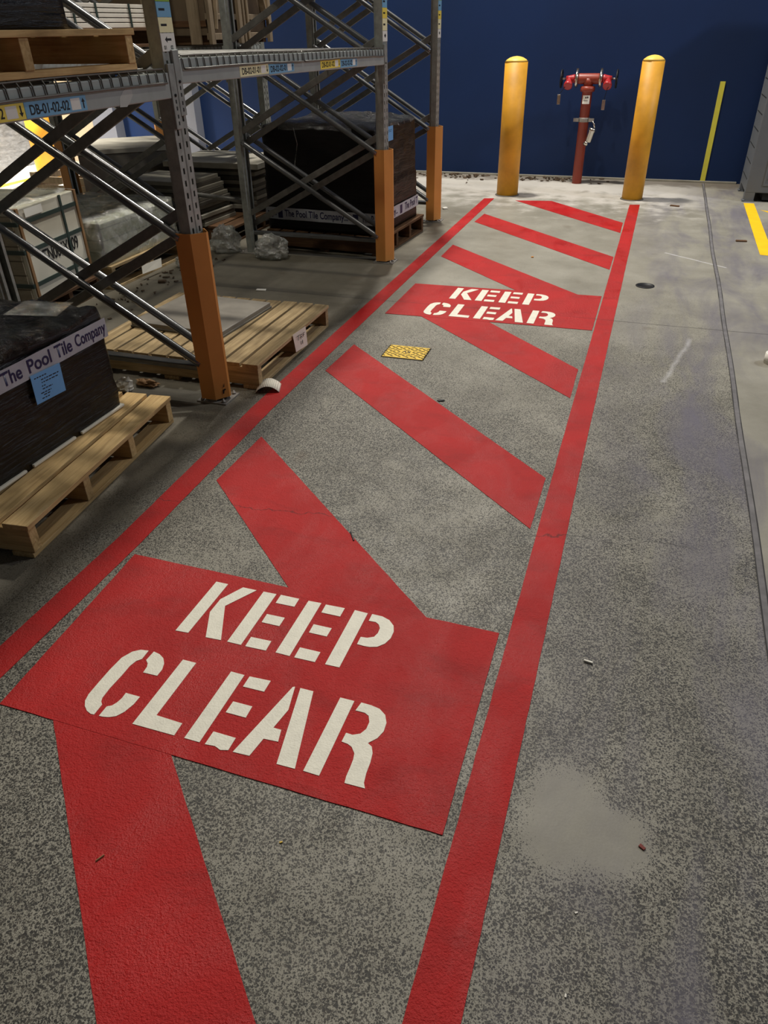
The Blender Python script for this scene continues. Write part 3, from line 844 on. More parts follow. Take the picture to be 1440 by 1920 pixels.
def beam(xface, ya, yb, z0a, z0b, label, out=1, stickers=(), h=0.092):
    """box beam between two frames; out=+1 faces the lane"""
    root = empty('rack_beam', (xface, (ya + yb) / 2, (z0a + z0b) / 2))
    tag(root, label, 'rack beam', 'pallet rack beams')
    cy, cz = (ya + yb) / 2, (z0a + z0b) / 2
    L = yb - ya - 0.09
    sl = (z0b - z0a) / (yb - ya)
    ang = math.atan(sl)
    rot = Matrix.Rotation(ang, 4, 'X')
    mb = MB(); mb.box((-0.05 if out > 0 else -0.002, -L / 2, 0), (0.002 if out > 0 else 0.05, L / 2, h), rot)
    mb.build('beam', M['beam'], root, bevel=0.004)
    for s in (-1, 1):
        c = MB()
        yy = s * (L / 2 + 0.021)
        zc = sl * s * L / 2
        x0, x1 = ((-0.006, 0.006) if out > 0 else (-0.006, 0.006))
        c.box((x0, yy - 0.022, zc - 0.115), (x1, yy + 0.022, zc + h + 0.03))
        y2 = s * (L / 2 + 0.001)
        c.box((-0.055 if out > 0 else -0.006, y2 - 0.0025, zc - 0.115), (0.006 if out > 0 else 0.055, y2 + 0.0025, zc + h + 0.03))
        co = c.build('connector', M['galv'], root, bevel=0.002)
        p = MB()
        for zz in (-0.10, -0.075, -0.045, -0.02):
            xx = x1 if out > 0 else x0
            p.box((min(xx, xx + 0.0006 * out), yy - 0.004, zc + zz), (max(xx, xx + 0.0006 * out), yy + 0.004, zc + zz + 0.014))
        xx = x1 if out > 0 else x0
        p.lathe([(0.006, 0), (0.006, 0.004), (0, 0.004)], (xx, yy, zc + 0.01), (out, 0, 0), n=10)
        p.build('slot', M['black_iron'], co)
    for y_a, y_b, z_lo, z_hi, cname, body, arrow in stickers:
        s_ = MB(); s_.box((0.002, y_a - cy, z_lo - cz), (0.0032, y_b - cy, z_hi - cz), None)
        st = s_.build('location_sticker', M[cname], root)
        w = y_b - y_a; hh = z_hi - z_lo
        text_mesh(body, hh * 0.64, w * 0.63, frame4((0.0032, y_a - cy + w * 0.07, z_lo - cz + hh * 0.18), (0, 1, 0), (0, 0, 1)), 'lettering', M['black_ink'], st)
        q = MB()
        yo = y_b - cy - w * 0.055; zo = (z_lo + z_hi) / 2 - cz
        u = hh * 0.34 * arrow
        q.prism([(-0.003, -u), (0.003, -u), (0.003, u * 0.25), (0.009, u * 0.25), (0, u), (-0.009, u * 0.25), (-0.003, u * 0.25)], 0, 0.0005, frame4((0.0032, yo, zo), (0, 1, 0), (0, 0, 1)))
        q.build('arrow', M['black_ink'], st)
        wq = MB(); wq.box((0.0032, y_b - cy - w * 0.27, zo - hh * 0.38), (0.0036, y_b - cy - w * 0.11, zo + hh * 0.38)); wq.build('blank_square', M['white_sticker'], st)
    return root

near_beam = beam(-1.938, Y0, Y1, 1.369, 1.371, 'near grey rack beam with yellow and blue DB-01 stickers', 1,
     [(1.83, 2.138, 1.375, 1.421, 'yellow_sticker', 'DB-01-01-02', -1), (2.140, 2.445, 1.375, 1.421, 'blue_sticker', 'DB-01-02-02', 1)])
beam(-1.938, Y1, Y2, 1.418, 1.380, 'farther grey rack beam with four DB-02 stickers', 1,
     [(3.597, 3.903, 1.416, 1.459, 'cream_sticker', 'DB-02-01-01', -1), (3.905, 4.212, 1.412, 1.455, 'blue_sticker', 'DB-02-02-01', 1),
      (4.582, 4.893, 1.403, 1.446, 'yellow_sticker', 'DB-02-01-02', -1), (4.895, 5.190, 1.398, 1.441, 'blue_sticker', 'DB-02-02-02', 1)])
mb = MB()
n45 = frame4((0.0295, -0.0375, 0.0), (0.68, 0.733, 0), (0, 0, 1))
mb.prism([(0.004, 0.045), (0.010, 0.043), (0.014, 0.060), (0.022, 0.062), (0.020, 0.070), (0.006, 0.066)], 0.0, 0.0006, n45)
mb.prism([(0.010, 0.078), (0.016, 0.080), (0.018, 0.100), (0.013, 0.088)], 0.0, 0.0006, n45)
mb.build('scuff_mark', M['black_ink'], near_frame)
mb = MB()
pts = [(2.632, 1.368), (2.640, 1.398), (2.668, 1.418), (2.705, 1.432), (2.722, 1.425), (2.724, 1.402), (2.700, 1.380), (2.676, 1.366)]
mb.prism([(y - (Y0 + Y1) / 2, z - 1.370) for y, z in pts], 0.0021, 0.0026, frame4((0, 0, 0), (0, 1, 0), (0, 0, 1)))
mb.build('pale_smudge', M['smudge'], near_beam)
ZD = 1.478
beam(XAB - 0.012, Y1, Y2, 1.40, 1.385, 'grey rack beam on the rear face of the aisle row, behind the DB-02 beam', -1)
beam(XB + 0.012, Y1, Y2, 1.40, 1.39, 'grey rear row beam below the white tile cartons', 1)
beam(XB + 0.012, Y2, Y3, 1.40, 1.40, 'short grey rear row beam below the timber crate', 1)

def deck(x0, x1, ya, yb, za, zb, label, nx=0):
    """welded wire deck whose front edge drops over the beam face"""
    root = MB()
    n = int((yb - ya) / 0.058)
    for i in range(n + 1):
        f = i / n
        y = ya + (yb - ya) * f
        z = za + (zb - za) * f + 0.004 * math.sin(f * math.pi)
        dz = 0.004 * noise.noise(Vector((y * 5, x0, 0)))
        root.tube([(x1, y, z), (x0 + 0.006, y, z), (x0 + 0.010, y + 0.003, z - 0.012), (x0 + 0.010, y + 0.006, z - 0.044 + dz)], 0.0032, 4, cap=False)
    m_ = 14
    for k in range(m_ + 1):
        x = x0 + 0.004 + (x1 - x0) * k / m_
        root.tube([(x, ya, za + 0.005), (x, (ya + yb) / 2, (za + zb) / 2 + 0.009), (x, yb, zb + 0.005)], 0.0032, 4, cap=False)
    pts = []
    for i in range(25):
        f = i / 24
        y = ya + (yb - ya) * f
        pts.append((x0 + 0.0135, y + 0.006, za + (zb - za) * f - 0.044 + 0.004 * math.sin(f * math.pi) + 0.004 * noise.noise(Vector((y * 5, x0, 0)))))
    root.tube(pts, 0.0045, 5, cap=True)
    for f in (0.2, 0.5, 0.8):
        y = ya + (yb - ya) * f; z = za + (zb - za) * f
        root.box((x1 + 0.06, y - 0.02, z - 0.022), (x0 - 0.06, y + 0.02, z - 0.004))
    o = root.build('wire_mesh_deck', M['wire'])
    tag(o, label, 'wire deck', 'wire mesh decks')
    return o
deck(-1.941, -3.20, 1.72, 2.955, 1.470, 1.472, 'wire mesh deck carrying the pallet of black wrapped sheets')
deck(-1.941, -3.20, 3.10, 4.32, 1.514, 1.497, 'empty wire mesh deck above the cream DB-02 sticker')
deck(-1.941, -3.20, 4.34, 5.725, 1.497, 1.478, 'empty wire mesh deck above the yellow DB-02 sticker')
deck(XB + 0.010, XBB, 3.2, 5.72, 1.497, 1.488, 'wire mesh deck carrying the white tile cartons in the rear row')
deck(XB + 0.010, XBB, 5.87, 7.26, 1.495, 1.495, 'wire mesh deck carrying the timber crate')

# unseen upper level, added to throw shade under the aisle row
for (ya, yb, w1) in ((Y1, Y2, 'middle'), (Y2, Y3, 'far')):
    beam(-1.938, ya, yb, 2.70, 2.70, 'added unseen upper rack beam, shading the %s bay of the aisle row' % w1, 1)
    beam(XAB - 0.012, ya, yb, 2.70, 2.70, 'added unseen upper rear beam, shading the %s bay of the aisle row' % w1, -1)
    deck(-1.941, -3.20, ya + 0.08, yb - 0.08, 2.795, 2.795, 'added unseen upper wire deck, shading the %s bay of the aisle row' % w1)
for (y, l, w1) in ((6.60, 1.1, 'far'),):  # out-of-view cartons added to block lamp light
    root = empty('shading_carton_load', (-2.58, y, 2.812))
    tag(root, 'added unseen carton load on the upper level, shading the %s bay' % w1, 'carton stack', 'added upper level shading loads')
    for k in range(int(l / 0.45)):
        for j in (0, 1):
            mb = MB(); yy = -l / 2 + k * 0.45; mb.box((-0.58 + 0.5 * j, yy + 0.004, 0), (-0.084 + 0.5 * j, yy + 0.446, 0.42)); mb.build('carton', M['cardboard'], root, bevel=0.004)

# spacer tube between the two rows
b = MB(); b.tube([(XAB - 0.005, Y2, 0.415), (XB + 0.005, Y2, 0.445)], 0.018, 10)
tag(b.build('row_spacer', M['galv_dark']), 'horizontal steel spacer tube joining the two rack rows', 'rack spacer')

# ------------------------------------------------------------------ pallets
def pallet(name, label, W, L, loc, rz, mat, boards=7, bearers=4, h=0.14, group='timber pallets', gap=0.022, bw_jit=0.006, mat_bearer=None):
    """boards run along local y, bearers along local x; origin at centre of footprint"""
    root = empty(name, loc, rz)
    tag(root, label, 'pallet', group)
    bt = 0.020
    w = (W - gap * (boards - 1)) / boards
    rnd = random.Random(int(W * 1000 + loc[1] * 100))
    for i in range(boards):
        x = -W / 2 + i * (w + gap)
        a, bb = rnd.uniform(-bw_jit, bw_jit), rnd.uniform(-bw_jit, bw_jit)
        mb = MB(); mb.box((0, -w / 2, 0), (L + a - bb, w / 2, bt))
        o = mb.build('deck_board', mat, root, bevel=0.002)
        o.location = (x + w / 2, -L / 2 + bb, h - bt); o.rotation_euler = (0, 0, math.pi / 2)
    bh = h - 2 * bt
    for j in range(bearers):
        y = -L / 2 + 0.028 + (L - 0.056) * j / (bearers - 1)
        mb = MB(); mb.box((-W / 2 + 0.01, -0.022, 0), (W / 2 - 0.006, 0.022, bh))
        o = mb.build('bearer', mat_bearer or mat, root, bevel=0.003)
        o.location = (0, y, bt)
    for x in (-W / 2 + 0.06, 0.0, W / 2 - 0.055):
        mb = MB(); mb.box((0, -0.045, 0), (L, 0.045, bt))
        o = mb.build('bottom_board', mat, root, bevel=0.002)
        o.location = (x, -L / 2, 0); o.rotation_euler = (0, 0, math.pi / 2)
    return root

pallet('pallet', 'timber pallet under the black wrapped load at the left edge', 1.14, 1.13, (-2.535, 2.10, 0), math.radians(6.0), M['wood'], boards=9, gap=0.024)
pallet('pallet', 'empty-edged timber pallet carrying one pale stone slab, beside the nearest orange guard', 1.08, 1.03, (-2.345, 3.69, 0), math.radians(1.0), M['wood_grey'], boards=10, bearers=3, gap=0.018)
pallet('pallet', 'brown timber pallet under the tall black wrapped load', 1.10, 1.0, (-2.54, 6.45, 0), math.radians(-4), M['wood_dark'], boards=8, bearers=4, h=0.15)
pallet('pallet', 'brown timber pallet on the near rack beam under black wrapped sheets', 1.14, 1.16, (-2.495, 2.205, 1.4835), 0, M['wood'], boards=8, bearers=3, h=0.13)
pallet('pallet', 'dusty timber pallet under the white strapped tile carton', 1.05, 0.74, (-4.21, 4.03, 0), math.radians(5), M['wood_dark'], boards=7, bearers=3, h=0.13)
pallet('pallet', 'low timber pallet under the film wrapped greenish tile cartons', 1.00, 1.02, (-4.16, 5.02, 0), 0, M['wood_grey'], boards=7, bearers=3, h=0.17)
pallet('pallet', 'dark timber pallet under the fanned stack of grey slabs', 1.10, 1.25, (-4.02, 6.63, 0), 0, M['wood_dark'], boards=7, bearers=3, h=0.14)
pallet('pallet', 'dark timber pallet under the white tile cartons on the rear row deck', 1.10, 1.2, (-4.26, 5.10, 1.5115), 0, M['wood_dark'], boards=8, bearers=3, h=0.12)

# ------------------------------------------------------------------ black wrapped loads
def wrapped_block(name, W, D, H, mat, parent, amp=0.012, nx=26, ny=26, nz=16, bulge=None, seed=0.0, r=0.03):
    """soft-cornered box with wrinkled film; origin at the bottom centre"""
    mb = MB(); bm = mb.bm
    bmesh.ops.create_grid(bm, x_segments=1, y_segments=1, size=0.5)
    bmesh.ops.delete(bm, geom=bm.verts[:], context='VERTS')
    def face(o, u, v, nu, nv):
        g = [[bm.verts.new(o + u * i / nu + v * j / nv) for j in range(nv + 1)] for i in range(nu + 1)]
        for i in range(nu):
            for j in range(nv):
                f = bm.faces.new((g[i][j], g[i + 1][j], g[i + 1][j + 1], g[i][j + 1])); f.smooth = True
    X, Y, Z = Vector((W, 0, 0)), Vector((0, D, 0)), Vector((0, 0, H))
    o = Vector((-W / 2, -D / 2, 0))
    face(o, X, Z, nx, nz); face(o + Y, X, Z, nx, nz); face(o, Y, Z, ny, nz); face(o + X, Y, Z, ny, nz); face(o + Z, X, Y, nx, ny); face(o, X, Y, nx, ny)
    bmesh.ops.remove_doubles(bm, verts=bm.verts[:], dist=1e-5)
    for v in bm.verts:
        c = v.co.copy()
        # round the corners
        q = Vector((max(-W / 2 + r, min(W / 2 - r, c.x)), max(-D / 2 + r, min(D / 2 - r, c.y)), max(0.0, min(H - r, c.z))))
        d = c - q
        if d.length > r: c = q + d.normalized() * r
        n_ = Vector((c.x / (W / 2), c.y / (D / 2), 0))
        top = max(0, min(1, (c.z - H + 0.08) / 0.08))
        k = noise.noise(Vector((c.x * 7 + seed, c.y * 7, c.z * 26))) + 0.6 * noise.noise(Vector((c.x * 17, c.y * 17 + seed, c.z * 40)))
        if c.z > 0.02:
            sd = Vector((1 if n_.x > 0.95 else -1 if n_.x < -0.95 else 0, 1 if n_.y > 0.95 else -1 if n_.y < -0.95 else 0, 0))
            c += sd * k * amp * (0.35 + 0.65 * c.z / H)
            if top > 0:
                c.z += top * amp * 1.6 * (noise.noise(Vector((c.x * 9, c.y * 5 + seed, 2))) + 0.5 * noise.noise(Vector((c.x * 23, c.y * 19 + seed, 5))))
        if bulge: c = bulge(c, W, D, H)
        v.co = c
    return mb.build(name, mat, parent)

def printed_tape(parent, origin, xdir, ydir, length, h, words, name='printed_tape'):
    """white tape: words is a list of (text, start, width, rel_height)"""
    f4 = frame4(origin, xdir, ydir)
    mb = MB()
    n = 24
    for i in range(n):
        a, c_ = length * i / n, length * (i + 1) / n
        za = 0.002 * noise.noise(Vector((a * 9, 0, 0))); zb = 0.002 * noise.noise(Vector((c_ * 9, 0, 0)))
        mb.quad(f4 @ Vector((a, za, 0)), f4 @ Vector((c_, zb, 0)), f4 @ Vector((c_, h + zb, 0)), f4 @ Vector((a, h + za, 0)))
    tp = mb.build(name, M['tape'], parent)
    for body, s, w, z0, z1 in words:
        if body == '#':
            sq = MB(); sq.prism([(s, h * z0), (s + w, h * z0), (s + w, h * z1), (s, h * z1)], 0.0006, 0.0012, f4)
            sq.build('printed_square', M['navy_ink'], tp)
        else:
            text_mesh(body, h * (z1 - z0), w, f4 @ Matrix.Translation((s, h * z0, 0.0006)), 'lettering', M['navy_ink'], tp)
    return tp

def paper_label(parent, origin, xdir, ydir, w, h, mat='blue_label', rows=((0.84, 0.1, 0.5), (0.72, 0.3, 0.9), (0.62, 0.3, 0.85), (0.50, 0.28, 0.4), (0.40, 0.28, 0.62), (0.28, 0.2, 0.55), (0.20, 0.28, 0.5), (0.10, 0.2, 0.45))):
    f4 = frame4(origin, xdir, ydir)
    mb = MB(); mb.prism([(0, 0), (w, 0), (w, h), (0, h)], 0, 0.0008, f4)
    lb = mb.build('address_label', M[mat], parent)
    pr = MB()
    rnd = random.Random(int(w * 1e4))
    for zz, a, c_ in rows:
        x = a
        while x < c_:
            l_ = rnd.uniform(0.03, 0.12)
            pr.prism([(x * w, zz * h), (min(c_, x + l_) * w, zz * h), (min(c_, x + l_) * w, (zz + 0.035) * h), (x * w, (zz + 0.035) * h)], 0.0009, 0.0012, f4)
            x += l_ + 0.025
    pr.build('small_print', M['black_ink'], lb)
    return lb

# near load (left edge): right face x=-2.18, y 1.47..2.56, z .15..~.63
root = empty('wrapped_load', (-2.725, 2.03, 0.145))
tag(root, 'low load in glossy black stretch wrap on the pallet at the left edge', 'wrapped load', 'loads in black stretch wrap')
def bulge1(c, W, D, H):
    if c.z > H * 0.7:
        f = (c.z - H * 0.7) / (H * 0.3)
        c.z += f * (0.05 * max(0, -c.x / W + 0.1) + 0.03 * noise.noise(Vector((c.x * 3, c.y * 3, 4))))
        c.z -= f * 0.035 * max(0, 1 - abs(c.x - 0.28) / 0.14) * max(0, 1 - abs(c.y + 0.05) / 0.5)
    return c
wb = wrapped_block('wrap', 1.09, 1.06, 0.470, M['black_wrap'], root, 0.010, 44, 44, 20, bulge1, 1.0)
wb.data.materials.append(M['black_wrap_top'])
for p in wb.data.polygons:
    if p.center.z > 0.44: p.material_index = 1
printed_tape(root, (0.5560, -0.60 + 0.10, 0.3395), (0, 1, 0), (0, 0, 1), 1.025, 0.082,
             [('The', 0.395, 0.105, 0.22, 0.88), ('Pool', 0.535, 0.130, 0.22, 0.88), ('Tile', 0.692, 0.100, 0.22, 0.88), ('Company', 0.816, 0.200, 0.08, 0.88), ('#', 0.32, 0.045, 0.15, 0.85)])
paper_label(root, (0.5600, 0.022, 0.232), (0, 1, -0.05), (0, 0.05, 1), 0.168, 0.118)
# white packing slip pocket under the film on top, and a second one at the edge
mb = MB(); mb.prism([(-0.11, -0.10), (0.10, -0.08), (0.10, 0.10), (-0.10, 0.08)], 0, 0.002, Matrix.Translation((0.38, 0.36, 0.497)) @ Matrix.Rotation(0.3, 4, 'Z') @ Matrix.Rotation(0.07, 4, 'Y'))
mb.build('packing_slip', M['film'], root)
# pale foam strips under the load
root2 = root
for (ya, yb) in ((-0.60, -0.42), (-0.40, -0.12), (-0.10, 0.18), (0.20, 0.525)):
    mb = MB(); mb.box((0.530, ya + 0.02, 0.000), (0.556, yb, 0.012))
    mb.build('foam_strip', M['paper'], root, bevel=0.003)

# tall load behind frame two
root = empty('wrapped_load', (-2.575, 6.45, 0.15), math.radians(-4))
tag(root, 'tall load in black stretch wrap standing between the two far orange guards', 'wrapped load', 'loads in black stretch wrap')
def bulge2(c, W, D, H):
    f = c.z / H
    c.x *= 1 - 0.02 * f + (0.02 if c.x > 0 and f < 0.5 else 0)
    if c.z > H * 0.85: c.z += 0.03 * (1 - (2 * c.x / W) ** 2) + 0.012 * noise.noise(Vector((c.x * 6, c.y * 6, 0)))
    return c
wb = wrapped_block('wrap', 1.05, 0.91, 0.805, M['brown_wrap'], root, 0.010, 36, 36, 30, bulge2, 5.0)
wb.data.materials.append(M['black_wrap_top'])
for p in wb.data.polygons:
    if p.center.z > 0.785: p.material_index = 1
TW = [('any...', 0.02, 0.085, 0.12, 0.7), ('#', 0.120, 0.045, 0.12, 0.85), ('The Pool Tile Company...', 0.185, 0.60, 0.08, 0.85), ('#', 0.83, 0.05, 0.12, 0.85), ('The P', 0.91, 0.11, 0.22, 0.85)]
printed_tape(root, (-0.525, -0.468, 0.085), (1, 0, 0), (0, 0, 1), 1.05, 0.095, TW)
printed_tape(root, (0.541, -0.455, 0.085), (0, 1, 0), (0, 0, 1), 0.91, 0.095,
             [('Company...', 0.10, 0.30, 0.1, 0.85), ('#', 0.46, 0.05, 0.12, 0.85), ('The Pool T', 0.57, 0.32, 0.22, 0.85)], 'printed_tape')
paper_label(root, (0.535, -0.40, 0.690), (0, 1, 0), (0, 0, 1), 0.27, 0.105)
mb = MB(); mb.tube([(-0.19, -0.475, 0.795), (-0.16, -0.482, 0.68), (-0.20, -0.482, 0.52), (-0.10, -0.482, 0.40), (-0.03, -0.478, 0.36)], 0.004, 6)
mb.build('loose_film_tail', M['film'], root)

# black wrapped sheets on the near beam pallet
root = empty('wrapped_load', (-2.53, 2.02, 1.6138))
tag(root, 'black wrapped sheets on the raised pallet at the upper left corner', 'wrapped load', 'loads in black stretch wrap')
wrapped_block('wrap', 1.10, 0.95, 0.55, M['black_wrap'], root, 0.006, 30, 30, 36, None, 9.0, 0.008)

# pale stone slab on the empty pallet
root = empty('stone_slab', (-2.47, 3.785, 0.1405), math.radians(-3))
tag(root, 'single pale stone slab lying on the slatted timber pallet', 'stone slab')
mb = MB(); mb.box((-0.31, -0.29, 0.008), (0.31, 0.29, 0.036)); mb.build('slab', [M['stone']], root, bevel=0.004)
mb = MB(); mb.box((-0.315, -0.295, 0.0), (0.315, 0.295, 0.012)); mb.build('backing_sheet', M['stone_side'], root, bevel=0.002)

# ------------------------------------------------------------------ goods in the rear row
# white strapped tile carton
root = empty('tile_carton', (-4.19, 4.03, 0.13), math.radians(7.5))
tag(root, 'white strapped carton of tiles with printed number on its side', 'carton')
mb = MB(); mb.box((-0.47, -0.34, 0), (0.47, 0.335, 0.575)); mb.build('carton', M['carton'], root, bevel=0.006)
mb = MB(); mb.box((-0.46, -0.352, 0.0), (0.44, -0.341, 0.54)); mb.build('stacked_edges', M['carton_edges'], root)
for y in (-0.335, 0.322):
    mb = MB(); mb.box((0.430, y, 0.0), (0.480, y + 0.026, 0.58)); mb.build('corner_protector', M['cardboard'], root, bevel=0.002)
for z in (0.10, 0.31, 0.48):
    mb = MB(); mb.box((0.470, -0.352, z), (0.476, 0.340, z + 0.026)); mb.box((-0.47, -0.357, z), (0.474, -0.352, z + 0.026)); mb.build('strap', M['strap'], root)
mb = MB(); mb.box((0.471, 0.14, 0), (0.4775, 0.162, 0.577)); mb.build('strap', M['strap'], root)
text_mesh('TN006X009', 0.085, 0.42, frame4((0.472, -0.17, 0.215), (0, 1, 0), (0, 0, 1)), 'lettering', M['black_ink'], root)
mb = MB()
g = [[(-0.48 + 0.96 * i / 16, -0.36 + 0.72 * j / 12) for j in range(13)] for i in range(17)]
V = [[mb.bm.verts.new((x, y, 0.588 + 0.03 * noise.noise(Vector((x * 6, y * 7, 1))) + 0.02 * noise.noise(Vector((x * 15, y * 15, 1))))) for x, y in r_] for r_ in g]
for i in range(16):
    for j in range(12): mb.bm.faces.new((V[i][j], V[i + 1][j], V[i + 1][j + 1], V[i][j + 1])).smooth = True
mb.build('film_cover', M['film'], root)
mb = MB(); mb.quad((0.476, -0.25, 0.515), (0.476, -0.06, 0.515), (0.476, -0.06, 0.565), (0.476, -0.25, 0.565)); mb.build('shipping_mark', M['white_sticker'], root)

# film wrapped greenish tile cartons
root = empty('tile_cartons', (-4.16, 4.98, 0.17))
tag(root, 'low block of greenish tile cartons under shiny clear film', 'carton stack')
mb = MB(); mb.box((-0.46, -0.44, 0), (0.46, 0.50, 0.29)); mb.build('carton_block', M['green_cartons'], root, bevel=0.004)
o = wrapped_block('film_wrap', 0.95, 1.00, 0.315, M['film'], root, 0.014, 24, 26, 8, None, 3.0, 0.02)

# grey stacks by frame two
def slab_stack(name, label, loc, rz, sizes, mats, group='slab stacks'):
    root = empty(name, loc, rz)
    tag(root, label, 'slab stack', group)
    z = 0
    for i, (w, d, h, ox, oy) in enumerate(sizes):
        mb = MB(); mb.box((-w / 2 + ox, -d / 2 + oy, z), (w / 2 + ox, d / 2 + oy, z + h - 0.002))
        mb.build('slab', mats[i % len(mats)], root, bevel=0.003)
        z += h
    return root
rnd = random.Random(3)
slab_stack('slab_stack', 'fanned stack of grey slabs seen between the nearest post and the next one', (-4.02, 6.24, 0.14), math.radians(-3),
           [(0.66, 0.52, 0.034, rnd.uniform(-0.03, 0.03) - 0.012 * i, rnd.uniform(-0.02, 0.02) - 0.006 * i) for i in range(11)], [M['slab'], M['slab_dark']])
slab_stack('slab_stack', 'taller grey slab stack with an overhanging pale top slab', (-3.98, 6.90, 0.14), 0,
           [(0.84, 0.56, 0.036, rnd.uniform(-0.03, 0.04), rnd.uniform(-0.03, 0.03)) for i in range(11)] + [(1.0, 0.74, 0.05, 0.05, -0.02)], [M['slab_dark'], M['slab']])
root = empty('slab_block', (-5.0, 6.75, 0.0), math.radians(38))
tag(root, 'big grey slab block with flat pale top on the floor behind the wrapped tile cartons', 'slab stack', 'slab stacks')
mb = MB(); mb.box((-0.44, -0.44, 0.12), (0.44, 0.44, 0.66)); mb.build('block', M['slab_dark'], root, bevel=0.006)
mb = MB(); mb.box((-0.45, -0.45, 0.66), (0.45, 0.45, 0.70)); mb.build('top_slab', M['slab'], root, bevel=0.004)
for yy in (-0.3, 0.0, 0.3):
    mb = MB(); mb.box((-0.44, yy - 0.05, 0), (0.44, yy + 0.05, 0.12)); mb.build('bearer', M['wood_dark'], root, bevel=0.003)

# white tile cartons on the rear row deck
for j, (ya, yb, nrow) in enumerate(((4.56, 4.80, 5), (4.815, 5.04, 5), (5.055, 5.42, 5), (5.435, 5.66, 5))):
    root = empty('tile_pack', (-4.2, (ya + yb) / 2, 1.632))
    tag(root, ('leftmost', 'second from left', 'widest', 'rightmost')[j] + ' strapped pack of the white tile packs on the rear row deck', 'tile pack', 'white tile packs on the rear deck')
    hw = (yb - ya) / 2
    for k in range(nrow):
        mb = MB(); mb.box((-0.45, -hw, k * 0.028 + (0.004 if k else 0)), (0.45, hw, k * 0.028 + 0.0265)); mb.build('tile', M['white_tile'], root, bevel=0.002)
    mb = MB(); mb.box((0.449, hw - 0.012, 0), (0.456, hw + 0.004, 0.142)); mb.build('strap', M['strap'], root)

# timber crate on the rear row, overhanging the beam
root = empty('timber_crate', (-4.02, 6.60, 1.511))
tag(root, 'open timber crate with slanting braces on the upper rear row deck', 'crate')
mb = MB(); mb.box((-0.50, -0.52, 0.06), (0.50, 0.52, 0.9)); mb.build('inner_panel', M['ply'], root, bevel=0.004)
for (y, w) in ((-0.545, 0.06), (-0.06, 0.055), (0.02, 0.03), (0.09, 0.03), (0.49, 0.055)):
    mb = MB(); mb.box((0.52, y, 0.0), (0.55, y + w, 0.95)); mb.build('batten', M['crate'], root, bevel=0.003)
mb = MB(); mb.box((0.502, -0.54, 0.165), (0.52, 0.545, 0.205)); mb.box((0.502, -0.54, 0.03), (0.52, 0.545, 0.075)); mb.build('rail', M['crate'], root, bevel=0.003)
mb = MB(); mb.bar((0.535, 0.46, 0.17), (0.535, 0.15, 0.92), 0.018, 0.055, up=(1, 0, 0)); mb.build('brace', M['crate'], root, bevel=0.003)
mb = MB(); mb.bar((0.535, -0.46, 0.10), (0.535, -0.30, 0.92), 0.018, 0.055, up=(1, 0, 0)); mb.build('brace', M['crate'], root, bevel=0.003)
for x in (-0.45, -0.05, 0.36):
    mb = MB(); mb.box((x, -0.553, 0.0), (x + 0.09, -0.525, 0.95)); mb.build('batten', M['crate'], root, bevel=0.003)
mb = MB(); mb.box((-0.5, -0.525, 0.12), (0.5, -0.521, 0.16)); mb.build('rail', M['wood_dark'], root)
for y in (-0.5, 0, 0.44):
    mb = MB(); mb.box((-0.5, y, 0), (0.5, y + 0.06, 0.06)); mb.build('runner', M['wood_dark'], root)

# things on the bright floor behind
root = empty('bollard', (-7.72, 8.72, 0)); tag(root, 'orange-yellow bollard seen through the rack at far left', 'bollard', None)
MB().lathe([(0.17, 0), (0.17, 1.12)], n=28).build('post', M['bollard'], root)
MB().lathe([(0.172, 1.12), (0.13, 1.16), (0.06, 1.18), (0, 1.185)], n=28).build('cap', M['bollard_cap'], root)
root = empty('wrapped_load', (-9.15, 9.2, 0)); tag(root, 'grey film wrapped load against the wall at far left', 'wrapped load')
wrapped_block('wrap', 0.9, 0.8, 1.1, M['grey_wrap'], root, 0.03, 16, 16, 16, None, 2.0, 0.05)
root = empty('timber_box', (-5.75, 6.9, 0)); tag(root, 'small open timber box on a dark pallet behind the rear row', 'box')
mb = MB()
for z in (0.16, 0.24, 0.32): mb.box((-0.35, -0.30, z), (0.35, -0.28, z + 0.06)); mb.box((-0.35, 0.28, z), (0.35, 0.30, z + 0.06)); mb.box((0.33, -0.3, z), (0.35, 0.3, z + 0.06)); mb.box((-0.35, -0.3, z), (-0.33, 0.3, z + 0.06))
mb.build('slatted_side', M['crate'], root)
mb = MB()
for x in (-0.36, 0.30): 
    for y in (-0.31, 0.25): mb.box((x, y, 0.14), (x + 0.06, y + 0.06, 0.42))
mb.build('corner_post', M['crate'], root)
mb = MB(); mb.box((-0.42, -0.38, 0.10), (0.42, 0.38, 0.14)); 
for y in (-0.36, -0.03, 0.28): mb.box((-0.42, y, 0), (0.42, y + 0.08, 0.10))
mb.build('base', M['wood_dark'], root, bevel=0.003)

# ------------------------------------------------------------------ bollards, hydrant, cabinet, wall strip
def bollard(x, y, r, h, label):
    root = empty('bollard', (x, y, 0)); tag(root, label, 'bollard', 'yellow steel bollards')
    MB().lathe([(r, 0), (r, h)], n=40).build('post', M['bollard'], root)
    MB().lathe([(r + 0.0015, h), (r * 0.86, h + 0.018), (r * 0.6, h + 0.036), (r * 0.3, h + 0.046), (0, h + 0.05)], n=40).build('cap', M['bollard_cap'], root)
    MB().lathe([(r + 0.016, 0), (r + 0.012, 0.006), (r, 0.008)], n=40).build('grout_ring', M['slab_dark'], root)
    return root
bollard(-1.528, 8.832, 0.118, 1.285, 'upright yellow bollard at the end of the rack-side red line')
bollard(-0.172, 8.900, 0.108, 1.285, 'scuffed yellow bollard at the end of the open-side red line')

